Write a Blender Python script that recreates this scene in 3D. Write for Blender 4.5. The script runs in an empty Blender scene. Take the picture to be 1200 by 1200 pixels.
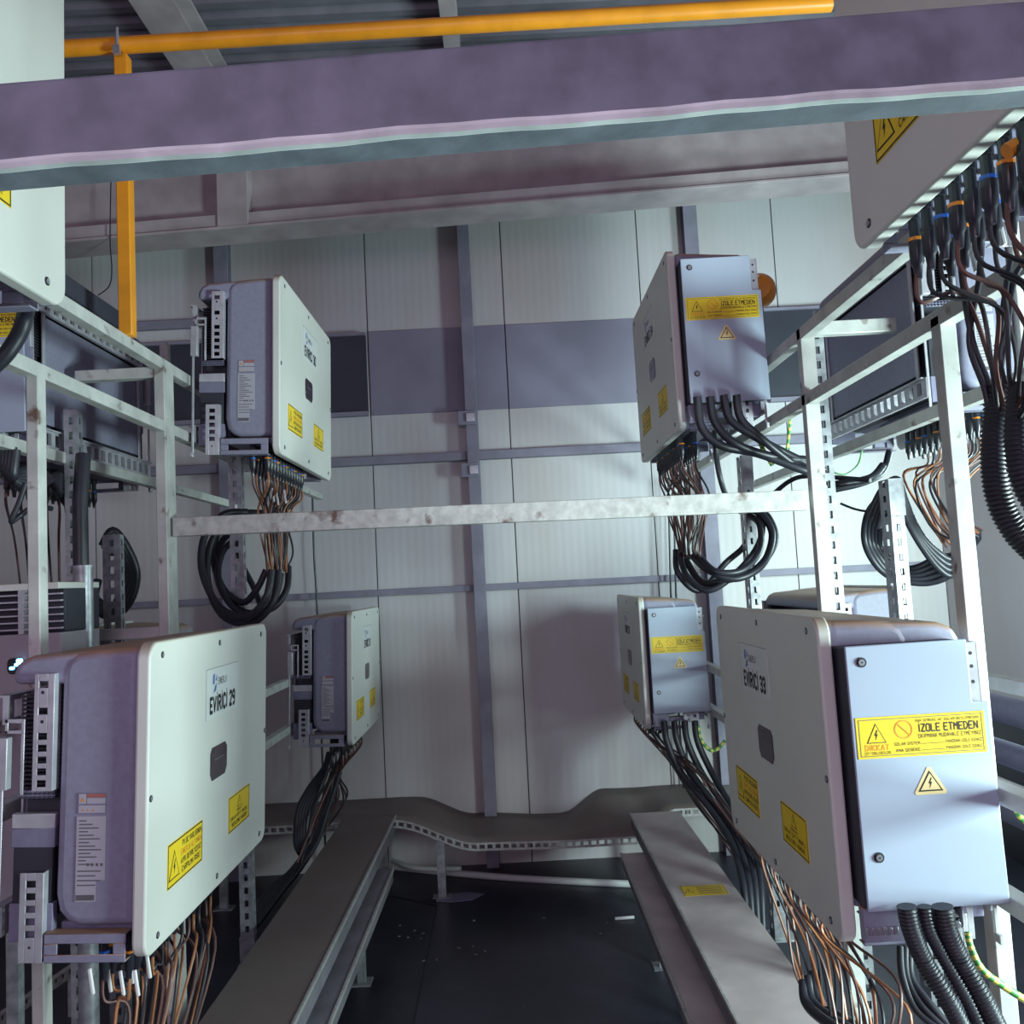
import bpy, math, random
from mathutils import Vector, Matrix
random.seed(7)
S = bpy.context.scene
COL = S.collection
Z0 = 1.95                                   # eye height above the floor

# ------------------------------------------------------------------ camera
FPX = 1048.36
YAW, PIT, ROL = [math.radians(a) for a in (0.2832, 4.4322, -2.9425)]
fw = Vector((math.sin(YAW)*math.cos(PIT), math.cos(YAW)*math.cos(PIT), math.sin(PIT)))
r0 = Vector((math.cos(YAW), -math.sin(YAW), 0)); u0 = r0.cross(fw)
rt = r0*math.cos(ROL) + u0*math.sin(ROL); upv = -r0*math.sin(ROL) + u0*math.cos(ROL)
cam = bpy.data.cameras.new('camera'); co = bpy.data.objects.new('camera', cam); COL.objects.link(co)
cam.sensor_width = 36; cam.sensor_fit = 'HORIZONTAL'; cam.lens = 36*FPX/1200; cam.clip_start = 0.02
M = Matrix((rt, upv, -fw)).transposed().to_4x4(); M.translation = (0, 0, Z0)
co.matrix_world = M; S.camera = co
def at(x, y, ax, v):                        # the world point seen at pixel (x, y) on the plane ax = v (z relative to eye)
    d = rt*(x-600)/FPX - upv*(y-600)/FPX + fw
    p = d*(v/d['xyz'.index(ax)]); return Vector((p.x, p.y, p.z+Z0))
def P(x, y, Y): return at(x, y, 'y', Y)

# ------------------------------------------------------------------ world, lights, exposure
w = bpy.data.worlds.new('world'); S.world = w; w.use_nodes = True
w.node_tree.nodes['Background'].inputs[0].default_value = (0.95, 0.72, 1.0, 1)
w.node_tree.nodes['Background'].inputs[1].default_value = 0.18
def area(name, loc, tgt, sx, sy, power, col, spread=180):
    l = bpy.data.lights.new(name, 'AREA'); l.shape = 'RECTANGLE'; l.size = sx; l.size_y = sy; l.energy = power; l.color = col
    l.spread = math.radians(spread)
    o = bpy.data.objects.new(name, l); COL.objects.link(o); o.location = loc
    o.rotation_euler = (Vector(tgt)-Vector(loc)).to_track_quat('-Z', 'Y').to_euler(); return o
area('side_doorway_daylight', (2.85, 1.3, 1.4), (-0.7, 3.2, 1.9), 0.7, 0.9, 182, (0.74, 1.0, 0.96))
area('back_wall_fill', (3.0, 4.25, 2.3), (0.2, 6.2, 2.9), 0.45, 0.8, 62, (0.70, 1.0, 1.0))  # unseen lamp added by the right wall to brighten the back wall
area('hall_fill', (-0.9, -2.6, 3.0), (0.2, 4.5, 1.6), 2.5, 1.8, 44, (0.97, 0.73, 1.0))
vs = S.view_settings; vs.view_transform = 'Standard'; vs.look = 'None'; vs.exposure = 0.4; vs.gamma = 1; vs.use_curve_mapping = False
S.cycles.use_denoising = True
S.cycles.max_bounces = 6

# ------------------------------------------------------------------ materials
MATS = {}
def mat(name, col, rough=0.5, metal=0.0, var=0.12, scale=9, bump=0.0, dust=None, emit=None, rust=0.0, col2=None):
    if name in MATS: return MATS[name]
    m = bpy.data.materials.new(name); m.use_nodes = True; nt = m.node_tree; N = nt.nodes; L = nt.links
    b = N['Principled BSDF']; b.inputs['Roughness'].default_value = rough; b.inputs['Metallic'].default_value = metal
    tc = N.new('ShaderNodeTexCoord'); no = N.new('ShaderNodeTexNoise'); no.inputs['Scale'].default_value = scale; no.inputs['Detail'].default_value = 5
    L.new(tc.outputs['Object'], no.inputs['Vector'])
    mx = N.new('ShaderNodeMix'); mx.data_type = 'RGBA'
    c1 = [max(0, c*(1-var)) for c in col]; c2 = [min(1, c*(1+var)) for c in (col2 or col)]
    mx.inputs[6].default_value = (*c1, 1); mx.inputs[7].default_value = (*c2, 1)
    rp = N.new('ShaderNodeMapRange'); rp.inputs[1].default_value = 0.35; rp.inputs[2].default_value = 0.65
    L.new(no.outputs['Fac'], rp.inputs[0]); L.new(rp.outputs[0], mx.inputs[0])
    out = mx.outputs[2]
    def overlay(fac_socket, c):
        nonlocal out
        m2 = N.new('ShaderNodeMix'); m2.data_type = 'RGBA'; m2.inputs[7].default_value = (*c, 1)
        L.new(fac_socket, m2.inputs[0]); L.new(out, m2.inputs[6]); out = m2.outputs[2]
    if dust:                                # settled dust: lies on faces that point up
        g = N.new('ShaderNodeNewGeometry'); sp = N.new('ShaderNodeSeparateXYZ'); L.new(g.outputs['Normal'], sp.inputs[0])
        r2 = N.new('ShaderNodeMapRange'); r2.inputs[1].default_value = 0.15; r2.inputs[2].default_value = 0.75; L.new(sp.outputs['Z'], r2.inputs[0])
        n2 = N.new('ShaderNodeTexNoise'); n2.inputs['Scale'].default_value = 4; L.new(tc.outputs['Object'], n2.inputs['Vector'])
        r3 = N.new('ShaderNodeMapRange'); r3.inputs[1].default_value = 0.2; r3.inputs[2].default_value = 0.6; r3.inputs[3].default_value = 0.55; L.new(n2.outputs['Fac'], r3.inputs[0])
        mu = N.new('ShaderNodeMath'); mu.operation = 'MULTIPLY'; L.new(r2.outputs[0], mu.inputs[0]); L.new(r3.outputs[0], mu.inputs[1])
        overlay(mu.outputs[0], dust)
    if rust:
        n3 = N.new('ShaderNodeTexNoise'); n3.inputs['Scale'].default_value = 14; n3.inputs['Detail'].default_value = 8; L.new(tc.outputs['Object'], n3.inputs['Vector'])
        r4 = N.new('ShaderNodeMapRange'); r4.inputs[1].default_value = 0.66-rust*0.1; r4.inputs[2].default_value = 0.72; L.new(n3.outputs['Fac'], r4.inputs[0])
        overlay(r4.outputs[0], (0.16, 0.10, 0.08))
    L.new(out, b.inputs['Base Color'])
    if bump:
        bp = N.new('ShaderNodeBump'); bp.inputs['Strength'].default_value = bump; bp.inputs['Distance'].default_value = 0.01
        L.new(no.outputs['Fac'], bp.inputs['Height']); L.new(bp.outputs[0], b.inputs['Normal'])
    if emit:
        b.inputs['Emission Color'].default_value = (*emit[:3], 1); b.inputs['Emission Strength'].default_value = emit[3]
    MATS[name] = m; return m
COVER = mat('cover_powdercoat', (0.66, 0.66, 0.62), 0.42, var=0.03, scale=3, dust=(0.42, 0.34, 0.26))
CASE = mat('casing_grey', (0.255, 0.25, 0.345), 0.5, var=0.06, scale=60, dust=(0.36, 0.21, 0.12))
CASED = mat('casing_dark', (0.20, 0.19, 0.285), 0.5, var=0.08, scale=40)
FIN = mat('fan_black', (0.03, 0.03, 0.045), 0.6)
BOXM = mat('isolator_grey', (0.385, 0.435, 0.55), 0.38, var=0.03, scale=3)
BRK = mat('bracket_zinc', (0.50, 0.49, 0.54), 0.38, 0.35, var=0.12, scale=20)
TUBE = mat('frame_paint', (0.52, 0.52, 0.50), 0.42, 0.15, var=0.12, scale=12, rust=0.35)
TUBER = mat('frame_scuffed', (0.55, 0.55, 0.53), 0.45, 0.1, var=0.16, scale=30, rust=0.55)
GALV = mat('galvanised', (0.36, 0.37, 0.40), 0.4, 0.5, var=0.25, scale=25, bump=0.1)
STEEL = mat('beam_primer', (0.165, 0.185, 0.225), 0.6, 0.0, var=0.2, scale=24, bump=0.15)
STEEL2 = mat('truss_primer', (0.37, 0.315, 0.33), 0.65, 0.0, var=0.14, scale=5)
GIRT = mat('girt_primer', (0.24, 0.22, 0.29), 0.6, var=0.1)
LIP = mat('beam_lip_lit', (0.74, 0.84, 0.80), 0.5, 0.0, var=0.2, scale=20)  # pale mint colour carries the light caught along the beam's lower edge
YPIPE = mat('yellow_pipe', (0.80, 0.30, 0.012), 0.4, var=0.1)
YLAB = mat('label_yellow', (0.83, 0.58, 0.02), 0.5, var=0.02)
YTRI = mat('label_pale_yellow', (0.80, 0.62, 0.30), 0.5, var=0.02)
ORNG = mat('label_orange', (0.75, 0.28, 0.03), 0.5, var=0.02)
BLK = mat('ink_black', (0.012, 0.012, 0.016), 0.5, var=0)
INK = mat('ink_grey', (0.12, 0.11, 0.13), 0.5, var=0)
WHT = mat('sticker_white', (0.66, 0.68, 0.68), 0.45, var=0.01)
RATE = mat('rating_paper', (0.42, 0.40, 0.46), 0.5, var=0.02)
RED = mat('ink_red', (0.42, 0.13, 0.10), 0.5, var=0)
BLU = mat('ink_blue', (0.08, 0.16, 0.45), 0.5, var=0)
CBLU = mat('ring_blue', (0.02, 0.12, 0.55), 0.4, var=0)
CORG = mat('ring_orange', (0.75, 0.22, 0.02), 0.4, var=0)
RUB = mat('black_rubber', (0.022, 0.022, 0.032), 0.42, var=0.2)
CONN = mat('connector_black', (0.02, 0.02, 0.03), 0.3, var=0.1)
WBRN = mat('wire_brown', (0.33, 0.13, 0.06), 0.4, var=0.2)
WRED = mat('wire_dark_brown', (0.12, 0.055, 0.05), 0.4, var=0.2)
WBLK = mat('wire_black', (0.03, 0.028, 0.035), 0.35, var=0.1)
WGRY = mat('wire_grey', (0.30, 0.29, 0.32), 0.4, var=0.1)
GRN = mat('earth_green', (0.10, 0.38, 0.10), 0.4, var=0.1)
YEL = mat('earth_yellow', (0.75, 0.72, 0.16), 0.4, var=0.1)
SCR = mat('screw_steel', (0.45, 0.46, 0.5), 0.3, 0.7)
TAGW = mat('tag_white', (0.8, 0.8, 0.8), 0.5, var=0.02)
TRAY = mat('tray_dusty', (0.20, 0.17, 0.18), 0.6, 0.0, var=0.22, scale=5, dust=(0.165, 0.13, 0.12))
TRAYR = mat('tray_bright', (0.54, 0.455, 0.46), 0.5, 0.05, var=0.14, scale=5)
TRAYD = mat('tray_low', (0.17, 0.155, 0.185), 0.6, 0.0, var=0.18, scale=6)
EDGE = mat('tray_edge', (0.42, 0.40, 0.40), 0.45, 0.3, var=0.15, scale=30)
CAB = mat('cabinet_grey', (0.36, 0.33, 0.36), 0.5, var=0.05)
LED = mat('blue_led', (0.1, 0.5, 0.9), 0.3, emit=(0.15, 0.6, 1.0, 6))
DARKO = mat('dark_opening', (0.035, 0.037, 0.055), 0.5, var=0.2, scale=2)
DISP = mat('display_glass', (0.045, 0.03, 0.04), 0.15, var=0.3, scale=30)

def wall_mat(name, col, ribs=True):
    m = bpy.data.materials.new(name); m.use_nodes = True; nt = m.node_tree; N = nt.nodes; L = nt.links
    b = N['Principled BSDF']; b.inputs['Roughness'].default_value = 0.45
    tc = N.new('ShaderNodeTexCoord'); sp = N.new('ShaderNodeSeparateXYZ'); L.new(tc.outputs['Object'], sp.inputs[0])
    no = N.new('ShaderNodeTexNoise'); no.inputs['Scale'].default_value = 1.3; no.inputs['Detail'].default_value = 4
    mp = N.new('ShaderNodeMapping'); mp.inputs['Scale'].default_value = (1, 1, 0.35); L.new(tc.outputs['Object'], mp.inputs[0]); L.new(mp.outputs[0], no.inputs['Vector'])
    cr = N.new('ShaderNodeMix'); cr.data_type = 'RGBA'; cr.inputs[6].default_value = (col[0]*0.93, col[1]*0.87, col[2]*0.84, 1); cr.inputs[7].default_value = (*col, 1)
    r = N.new('ShaderNodeMapRange'); r.inputs[1].default_value = 0.35; r.inputs[2].default_value = 0.6; L.new(no.outputs['Fac'], r.inputs[0]); L.new(r.outputs[0], cr.inputs[0])
    L.new(cr.outputs[2], b.inputs['Base Color'])
    mu = N.new('ShaderNodeMath'); mu.operation = 'MULTIPLY'; mu.inputs[1].default_value = 2*math.pi*18; L.new(sp.outputs['X'], mu.inputs[0])
    sn = N.new('ShaderNodeMath'); sn.operation = 'SINE'; L.new(mu.outputs[0], sn.inputs[0])
    bp = N.new('ShaderNodeBump'); bp.inputs['Strength'].default_value = 0.07 if ribs else 0.0; bp.inputs['Distance'].default_value = 0.004
    L.new(sn.outputs[0], bp.inputs['Height']); L.new(bp.outputs[0], b.inputs['Normal'])
    return m
WALL = wall_mat('sandwich_panel', (0.56, 0.54, 0.56)); WALL2 = wall_mat('side_panel', (0.50, 0.455, 0.49), False)

def floor_mat():
    m = bpy.data.materials.new('dark_floor'); m.use_nodes = True; nt = m.node_tree; N = nt.nodes; L = nt.links
    b = N['Principled BSDF']; b.inputs['Roughness'].default_value = 0.42
    tc = N.new('ShaderNodeTexCoord')
    n1 = N.new('ShaderNodeTexNoise'); n1.inputs['Scale'].default_value = 1.6; n1.inputs['Detail'].default_value = 8; n1.inputs['Roughness'].default_value = 0.65; L.new(tc.outputs['Object'], n1.inputs['Vector'])
    cr = N.new('ShaderNodeValToRGB'); cr.color_ramp.elements[0].position = 0.35; cr.color_ramp.elements[0].color = (0.013, 0.015, 0.027, 1)
    cr.color_ramp.elements[1].position = 0.72; cr.color_ramp.elements[1].color = (0.045, 0.044, 0.068, 1); L.new(n1.outputs['Fac'], cr.inputs[0])
    vo = N.new('ShaderNodeTexVoronoi'); vo.inputs['Scale'].default_value = 9; L.new(tc.outputs['Object'], vo.inputs['Vector'])
    r = N.new('ShaderNodeMapRange'); r.inputs[1].default_value = 0.06; r.inputs[2].default_value = 0.02; L.new(vo.outputs['Distance'], r.inputs[0])
    mx = N.new('ShaderNodeMix'); mx.data_type = 'RGBA'; mx.inputs[7].default_value = (0.13, 0.13, 0.15, 1); L.new(r.outputs[0], mx.inputs[0]); L.new(cr.outputs[0], mx.inputs[6])
    L.new(mx.outputs[2], b.inputs['Base Color'])
    bp = N.new('ShaderNodeBump'); bp.inputs['Strength'].default_value = 0.3; bp.inputs['Distance'].default_value = 0.02; L.new(n1.outputs['Fac'], bp.inputs['Height']); L.new(bp.outputs[0], b.inputs['Normal'])
    return m
FLOOR = floor_mat()

# ------------------------------------------------------------------ mesh builder
TXT = {}
GL = {'A': '00-26-40 12-32', 'B': '00-06-36-45-44-33-03 33-42-41-30-00', 'C': '45-36-16-05-01-10-30-41', 'D': '00-06-26-44-42-20-00', 'E': '40-00-06-46 03-33', 'F': '00-06-46 03-33',
 'G': '45-36-16-05-01-10-30-41-43-23', 'H': '00-06 40-46 03-43', 'I': '20-26', 'J': '46-41-30-10-01', 'K': '00-06 46-03-40', 'L': '06-00-40', 'M': '00-06-23-46-40', 'N': '00-06-40-46',
 'O': '16-36-45-41-30-10-01-05-16', 'P': '00-06-36-45-44-33-03', 'R': '00-06-36-45-44-33-03 23-40', 'S': '45-36-16-05-04-13-33-42-41-30-10-01', 'T': '06-46 26-20', 'U': '06-01-10-30-41-46',
 'V': '06-20-46', 'Y': '06-23-46 23-20', 'Z': '06-46-00-40', '0': '16-36-45-41-30-10-01-05-16', '1': '15-26-20', '2': '05-16-36-45-44-00-40', '3': '05-16-36-45-44-33-42-41-30-10-01 13-33',
 '4': '36-02-42 34-30', '5': '46-06-03-33-42-41-30-10-01', '9': '10-30-41-45-36-16-05-04-13-33-44'}
for ch, base in (('İ', 'I'), ('Ğ', 'G'), ('Ö', 'O'), ('Ü', 'U')): GL[ch] = GL[base]+(' 27-27' if ch == 'İ' else ' 17-17 37-37')
for ch, base in (('Ç', 'C'), ('Ş', 'S')): GL[ch] = GL[base]+' 20-2:'
def text_mesh(st):                  # upright stroke lettering on a 4 x 6 grid
    if st in TXT: return TXT[st]
    th = 0.95 if st.startswith('EVİR') else 0.72 if st.startswith('İZ') else 0.55
    vs_ = []; fs = []; x0 = 0
    for ch in st:
        if ch == ' ': x0 += 3.2; continue
        g_ = GL.get(ch.upper()); narrow = ch in 'Iİ1'
        if g_ is None: x0 += 3; continue
        ox = x0-(1.4 if narrow else 0)
        for stroke in g_.split():
            p = [(ox+int(c[0]), -1.0 if c[1] == ':' else int(c[1])+(0.4 if c[1] == '7' else 0)) for c in stroke.split('-')]
            for a, b in zip(p, p[1:]):
                dx, dy = b[0]-a[0], b[1]-a[1]; L = math.hypot(dx, dy)
                if L == 0: dx, dy, L = 0.5, 0, 0.5; a = (a[0]-0.05, a[1])
                dx /= L; dy /= L; e = th*0.42; h = th
                n = len(vs_); vs_ += [(a[0]-dx*e+dy*h/1.2, a[1]-dy*e-dx*h/1.2), (b[0]+dx*e+dy*h/1.2, b[1]+dy*e-dx*h/1.2), (b[0]+dx*e-dy*h/1.2, b[1]+dy*e+dx*h/1.2), (a[0]-dx*e-dy*h/1.2, a[1]-dy*e+dx*h/1.2)]
                fs.append((n, n+1, n+2, n+3))
        x0 += 3.0 if narrow else 5.8
    W = max(0.1, x0-1.5); TXT[st] = ([(x/W, y/6) for x, y in vs_], fs)
    return TXT[st]
class MB:
    def __init__(s): s.v = []; s.f = []; s.m = []; s.mats = []
    def mi(s, m):
        if m not in s.mats: s.mats.append(m)
        return s.mats.index(m)
    def add(s, vs_, fs, m):
        n = len(s.v); k = s.mi(m); s.v += [Vector(a) for a in vs_]
        for f in fs: s.f.append(tuple(i+n for i in f)); s.m.append(k)
        return s
    def box(s, x0, x1, y0, y1, z0, z1, m):
        return s.add([(x, y, z) for x in (x0, x1) for y in (y0, y1) for z in (z0, z1)],
            [(0, 1, 3, 2), (4, 6, 7, 5), (0, 4, 5, 1), (2, 3, 7, 6), (0, 2, 6, 4), (1, 5, 7, 3)], m)
    def prism(s, poly, a, b, axis, m, caps=True):          # poly: list of 2D points, extruded a..b along axis
        n = len(poly)
        def mk(p, t): return {'x': (t, p[0], p[1]), 'y': (p[0], t, p[1]), 'z': (p[0], p[1], t)}[axis]
        vs_ = [mk(p, a) for p in poly]+[mk(p, b) for p in poly]
        fs = [(i, (i+1) % n, n+(i+1) % n, n+i) for i in range(n)]
        if caps: fs += [tuple(range(n))[::-1], tuple(range(n, 2*n))]
        return s.add(vs_, fs, m)
    def bar(s, p, q, w, h, m, up=(0, 0, 1)):               # rectangular bar from p to q
        p = Vector(p); q = Vector(q); d = (q-p).normalized(); u = Vector(up)
        sd = d.cross(u).normalized(); u = sd.cross(d)
        vs_ = [c+sd*a*w/2+u*b*h/2 for c in (p, q) for a, b in ((-1, -1), (1, -1), (1, 1), (-1, 1))]
        return s.add(vs_, [(0, 1, 2, 3), (7, 6, 5, 4), (0, 4, 5, 1), (1, 5, 6, 2), (2, 6, 7, 3), (3, 7, 4, 0)], m)
    def tube(s, pts, r, m, n=8, caps=True, rr=None):
        pts = [Vector(p) for p in pts]; K = len(pts); vs_ = []; t0 = None
        for i, p in enumerate(pts):
            d = (pts[min(i+1, K-1)]-pts[max(i-1, 0)]).normalized()
            if t0 is None:
                t0 = Vector((0, 0, 1)) if abs(d.z) < 0.9 else Vector((1, 0, 0))
            t0 = (t0-d*t0.dot(d)).normalized(); b = d.cross(t0)
            R = rr[i] if rr else r
            for k in range(n):
                a = 2*math.pi*k/n; vs_.append(p+t0*R*math.cos(a)+b*R*math.sin(a))
        fs = [(i*n+k, i*n+(k+1) % n, (i+1)*n+(k+1) % n, (i+1)*n+k) for i in range(K-1) for k in range(n)]
        if caps: fs += [tuple(range(n))[::-1], tuple(range((K-1)*n, K*n))]
        return s.add(vs_, fs, m)
    def xf(s, M):
        s.v = [M @ v for v in s.v]; return s
    def build(s, name, parent=None, bevel=0, seg=2, smooth=True, ang=35):
        me = bpy.data.meshes.new(name); me.from_pydata([tuple(v) for v in s.v], [], s.f); 
        for m in s.mats: me.materials.append(m)
        me.polygons.foreach_set('material_index', s.m)
        me.validate(); me.update()
        if smooth:
            me.polygons.foreach_set('use_smooth', [True]*len(me.polygons)); me.set_sharp_from_angle(angle=math.radians(ang))
        o = bpy.data.objects.new(name, me); COL.objects.link(o)
        if parent: o.parent = parent
        if bevel:
            b = o.modifiers.new('bevel', 'BEVEL'); b.width = bevel; b.segments = seg; b.limit_method = 'ANGLE'; b.angle_limit = math.radians(40)
        return o
class Sheet:                                # flat print on a surface: u to the viewer's right, v up, n towards the viewer
    def __init__(s, mb, o, u, v, n): s.mb = mb; s.o = Vector(o); s.u = Vector(u); s.v = Vector(v); s.n = Vector(n)
    def pt(s, a, b, h): return s.o+s.u*a+s.v*b+s.n*h
    def slab(s, a0, a1, b0, b1, m, h=0.0012):
        pts = [(a0, b0), (a1, b0), (a1, b1), (a0, b1)]
        s.mb.add([s.pt(a, b, 0) for a, b in pts]+[s.pt(a, b, h) for a, b in pts], [(4, 5, 6, 7), (0, 1, 5, 4), (1, 2, 6, 5), (2, 3, 7, 6), (3, 0, 4, 7)], m)
    def rect(s, a0, a1, b0, b1, m, h=0.0016): s.mb.add([s.pt(a, b, h) for a, b in ((a0, b0), (a1, b0), (a1, b1), (a0, b1))], [(0, 1, 2, 3)], m)
    def poly(s, pts, m, h=0.0016): s.mb.add([s.pt(a, b, h) for a, b in pts], [tuple(range(len(pts)))], m)
    def frame(s, a0, a1, b0, b1, t, m):
        s.rect(a0, a1, b0, b0+t, m); s.rect(a0, a1, b1-t, b1, m); s.rect(a0, a0+t, b0, b1, m); s.rect(a1-t, a1, b0, b1, m)
    def text(s, st, a0, a1, b0, b1, m, h=0.0018):
        vs_, fs = text_mesh(st); s.mb.add([s.pt(a0+(a1-a0)*x, b0+(b1-b0)*y, h) for x, y in vs_], fs, m)
    def tri(s, cx, b0, w, h, t, m, fill, bolt=True):
        s.poly([(cx-w/2, b0), (cx+w/2, b0), (cx, b0+h)], m, 0.0015)
        k = t*1.6; s.poly([(cx-w/2+k, b0+t), (cx+w/2-k, b0+t), (cx, b0+h-t*1.9)], fill, 0.0019)
        if bolt:
            q = h*0.1
            s.poly([(cx+q*.4, b0+h*.66), (cx-q*1.0, b0+h*.38), (cx-q*.2, b0+h*.38), (cx-q*.5, b0+h*.14), (cx+q*.9, b0+h*.46), (cx+q*.1, b0+h*.46), (cx+q*1.0, b0+h*.66)], m, 0.0023)
    def ring(s, cx, cy, r, t, m, h=0.0018, n=20):
        vs_ = [s.pt(cx+q*math.cos(2*math.pi*k/n), cy+q*math.sin(2*math.pi*k/n), h) for k in range(n) for q in (r, r-t)]
        s.mb.add(vs_, [(2*k, 2*((k+1) % n), 2*((k+1) % n)+1, 2*k+1) for k in range(n)], m)

def tag(o, label, cat, group=None, kind=None):
    if label: o['label'] = label
    if cat: o['category'] = cat
    if group: o['group'] = group
    if kind: o['kind'] = kind
    return o
def thing(name, loc, label, cat, group=None, mw=None):
    o = bpy.data.objects.new(name, None); COL.objects.link(o); o.empty_display_size = 0.1
    if mw is not None: o.matrix_world = mw
    else: o.location = loc
    return tag(o, label, cat, group)
def children(o): return [c for c in ALLKIDS.get(o.name, [])]
ALLKIDS = {}
def struct(o): o['kind'] = 'structure'; return o
def local(mb, loc): return mb.xf(Matrix.Translation(-Vector(loc)))
def single(mb, name, label, cat, group=None, bevel=0, **k):          # one-mesh thing with its origin at its base centre
    xs = [v.x for v in mb.v]; ys = [v.y for v in mb.v]; zs = [v.z for v in mb.v]
    c = Vector(((min(xs)+max(xs))/2, (min(ys)+max(ys))/2, min(zs)))
    local(mb, c); o = mb.build(name, bevel=bevel, **k); o.location = c; return tag(o, label, cat, group)

# ------------------------------------------------------------------ room shell (z given relative to the eye, Z adds the eye height)
def Z(z): return z+Z0
YW = 6.4; XL = -4.2; XR = 3.1; ZC = 3.5
mb = MB(); mb.box(XL-0.1, XR+0.1, -4.5, YW+0.1, -0.1, 0, FLOOR)
struct(mb.build('floor'))
mb = MB(); seams = [-2.952-1, -1.952-1, -1.952, -0.952, 0.048, 1.05, 2.05, XR]
prev = XL
for sx in seams:                             # panels meet at dark recessed joints
    mb.box(prev+0.004, sx-0.004, YW, YW+0.1, 0, Z(ZC), WALL); prev = sx
mb.box(XL, XR, YW+0.012, YW+0.1, 0, Z(ZC), DARKO)
struct(mb.build('wall_back'))
mb = MB(); mb.box(XR, XR+0.1, 3.2, YW+0.1, Z(-0.955), Z(ZC), WALL2); mb.box(XR+0.04, XR+0.1, 3.2, YW+0.1, 0, Z(-0.955), DARKO); struct(mb.build('wall_right'))
mb = MB(); mb.box(XL-0.1, XL, -4.5, YW+0.1, 0, Z(ZC), WALL2); struct(mb.build('wall_left'))
# ceiling: corrugated sheet, ribs across the hall
ROOF = mat('roof_sheet', (0.15, 0.14, 0.17), 0.5, 0.1, var=0.15, scale=5)
mb = MB(); pts = []; y = 4.3
while y < YW+0.1:
    pts += [(y, Z(ZC)), (y+0.05, Z(ZC)), (y+0.075, Z(ZC)+0.035), (y+0.125, Z(ZC)+0.035)]; y += 0.15
top = [(YW+0.25, Z(ZC)+0.1), (4.3, Z(ZC)+0.1)]
mb.prism(pts+top, XL, XR+0.1, 'x', ROOF)
mb.box(XL, XR+0.1, -1.5, 3.6, Z(ZC), Z(ZC)+0.1, ROOF)
struct(mb.build('ceiling', smooth=False))
# wall girts and columns are the wall's own steel
def girt(z, x0, x1, h=0.05, d=0.05, n=1):
    m_ = MB(); m_.box(x0, x1, YW-d, YW, Z(z), Z(z)+h, GIRT); struct(m_.build('trim_%d' % n, bevel=0.003))
girt(0.88, XL, XR, 0.06, 0.07, 1); girt(-0.055, XL, XR, 0.045, 0.05, 2); girt(1.95, XL, -1.98, 0.06, 0.05, 3)
for n, x, wd in ((4, -0.222, 0.085), (5, 2.05-0.62, 0.1), (6, -1.98, 0.1)):
    m_ = MB(); m_.box(x-wd/2, x+wd/2, YW-0.012, YW, 0, Z(ZC), GIRT)          # I section: flange, web, flange
    m_.box(x-0.008, x+0.008, YW-0.09, YW, 0, Z(ZC), GIRT); m_.box(x-wd/2, x+wd/2, YW-0.1, YW-0.088, 0, Z(ZC), GIRT)
    struct(m_.build('trim_%d' % n, bevel=0.002))
# dark glazed strips high in the wall
for n, x0, x1, zb, zt in ((1, XL+0.1, -0.965, 1.27, 1.83), (2, 1.93, XR-0.05, 1.22, 1.86)):
    m_ = MB(); m_.box(x0, x1, YW-0.03, YW-0.012, Z(zb), Z(zt), DARKO)
    m_.box(x0, x1, YW-0.06, YW-0.01, Z(zb)-0.03, Z(zb), GIRT); m_.box(x0, x1, YW-0.05, YW-0.01, Z(zt), Z(zt)+0.02, GIRT)
    struct(m_.build('window_%d' % n))
BAND = mat('band_dark', (0.25, 0.23, 0.31), 0.5, var=0.12, scale=2)  # darker band across the middle panels, split at the seams
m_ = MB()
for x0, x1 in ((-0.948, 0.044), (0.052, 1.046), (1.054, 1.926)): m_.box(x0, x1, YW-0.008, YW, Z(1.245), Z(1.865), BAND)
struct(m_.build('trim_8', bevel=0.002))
# clamp plates on the centre column
for px, py, wh in ((548, 490, 'upper'), (552, 551, 'lower')):
    m_ = MB()
    q = P(px, py, YW-0.1); m_.box(q.x-0.07, q.x+0.06, q.y-0.02, q.y+0.02, q.z-0.05, q.z+0.05, GIRT); m_.box(q.x-0.01, q.x+0.05, q.y-0.035, q.y, q.z-0.03, q.z+0.03, BRK)
    single(m_, 'wall_bracket', wh+' of the two small steel clip plates bolted to the centre wall column', 'bracket', bevel=0.003)

# roof steel: truss beam by the wall, purlins, near beam
BS = 0.037
def tiltx(x, z, x0=0): return z+(x-x0)*BS
t = thing('truss_beam', (0, 5.5, Z(2.32)), 'grey I-section roof beam crossing below the ceiling in front of the back wall', 'beam')
def skew(mb, zc): return mb.xf(Matrix(((1, 0, 0, 0), (0, 1, 0, 0), (BS, 0, 1, 0), (0, 0, 0, 1))))
m_ = MB(); m_.box(-4.1, 3.0, -0.13, 0.13, 0, 0.018, STEEL2); skew(m_, 0).build('bottom_flange', t, bevel=0.003)
m_ = MB(); m_.box(-4.1, 3.0, -0.11, -0.09, 0.018, 0.10, STEEL2); m_.box(-4.1, 3.0, -0.008, 0.008, 0.018, 0.60, STEEL2); skew(m_, 0).build('web', t)
for x in (-1.62,):
    m_ = MB(); m_.box(x-0.08, x+0.11, -0.128, 0, 0.017, 0.60, STEEL2); skew(m_, 0).build('stiffener', t, bevel=0.003)
m_ = MB(); m_.box(-4.1, 3.0, -0.13, 0.13, 0.60, 0.618, STEEL2); skew(m_, 0).build('top_flange', t)
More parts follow.
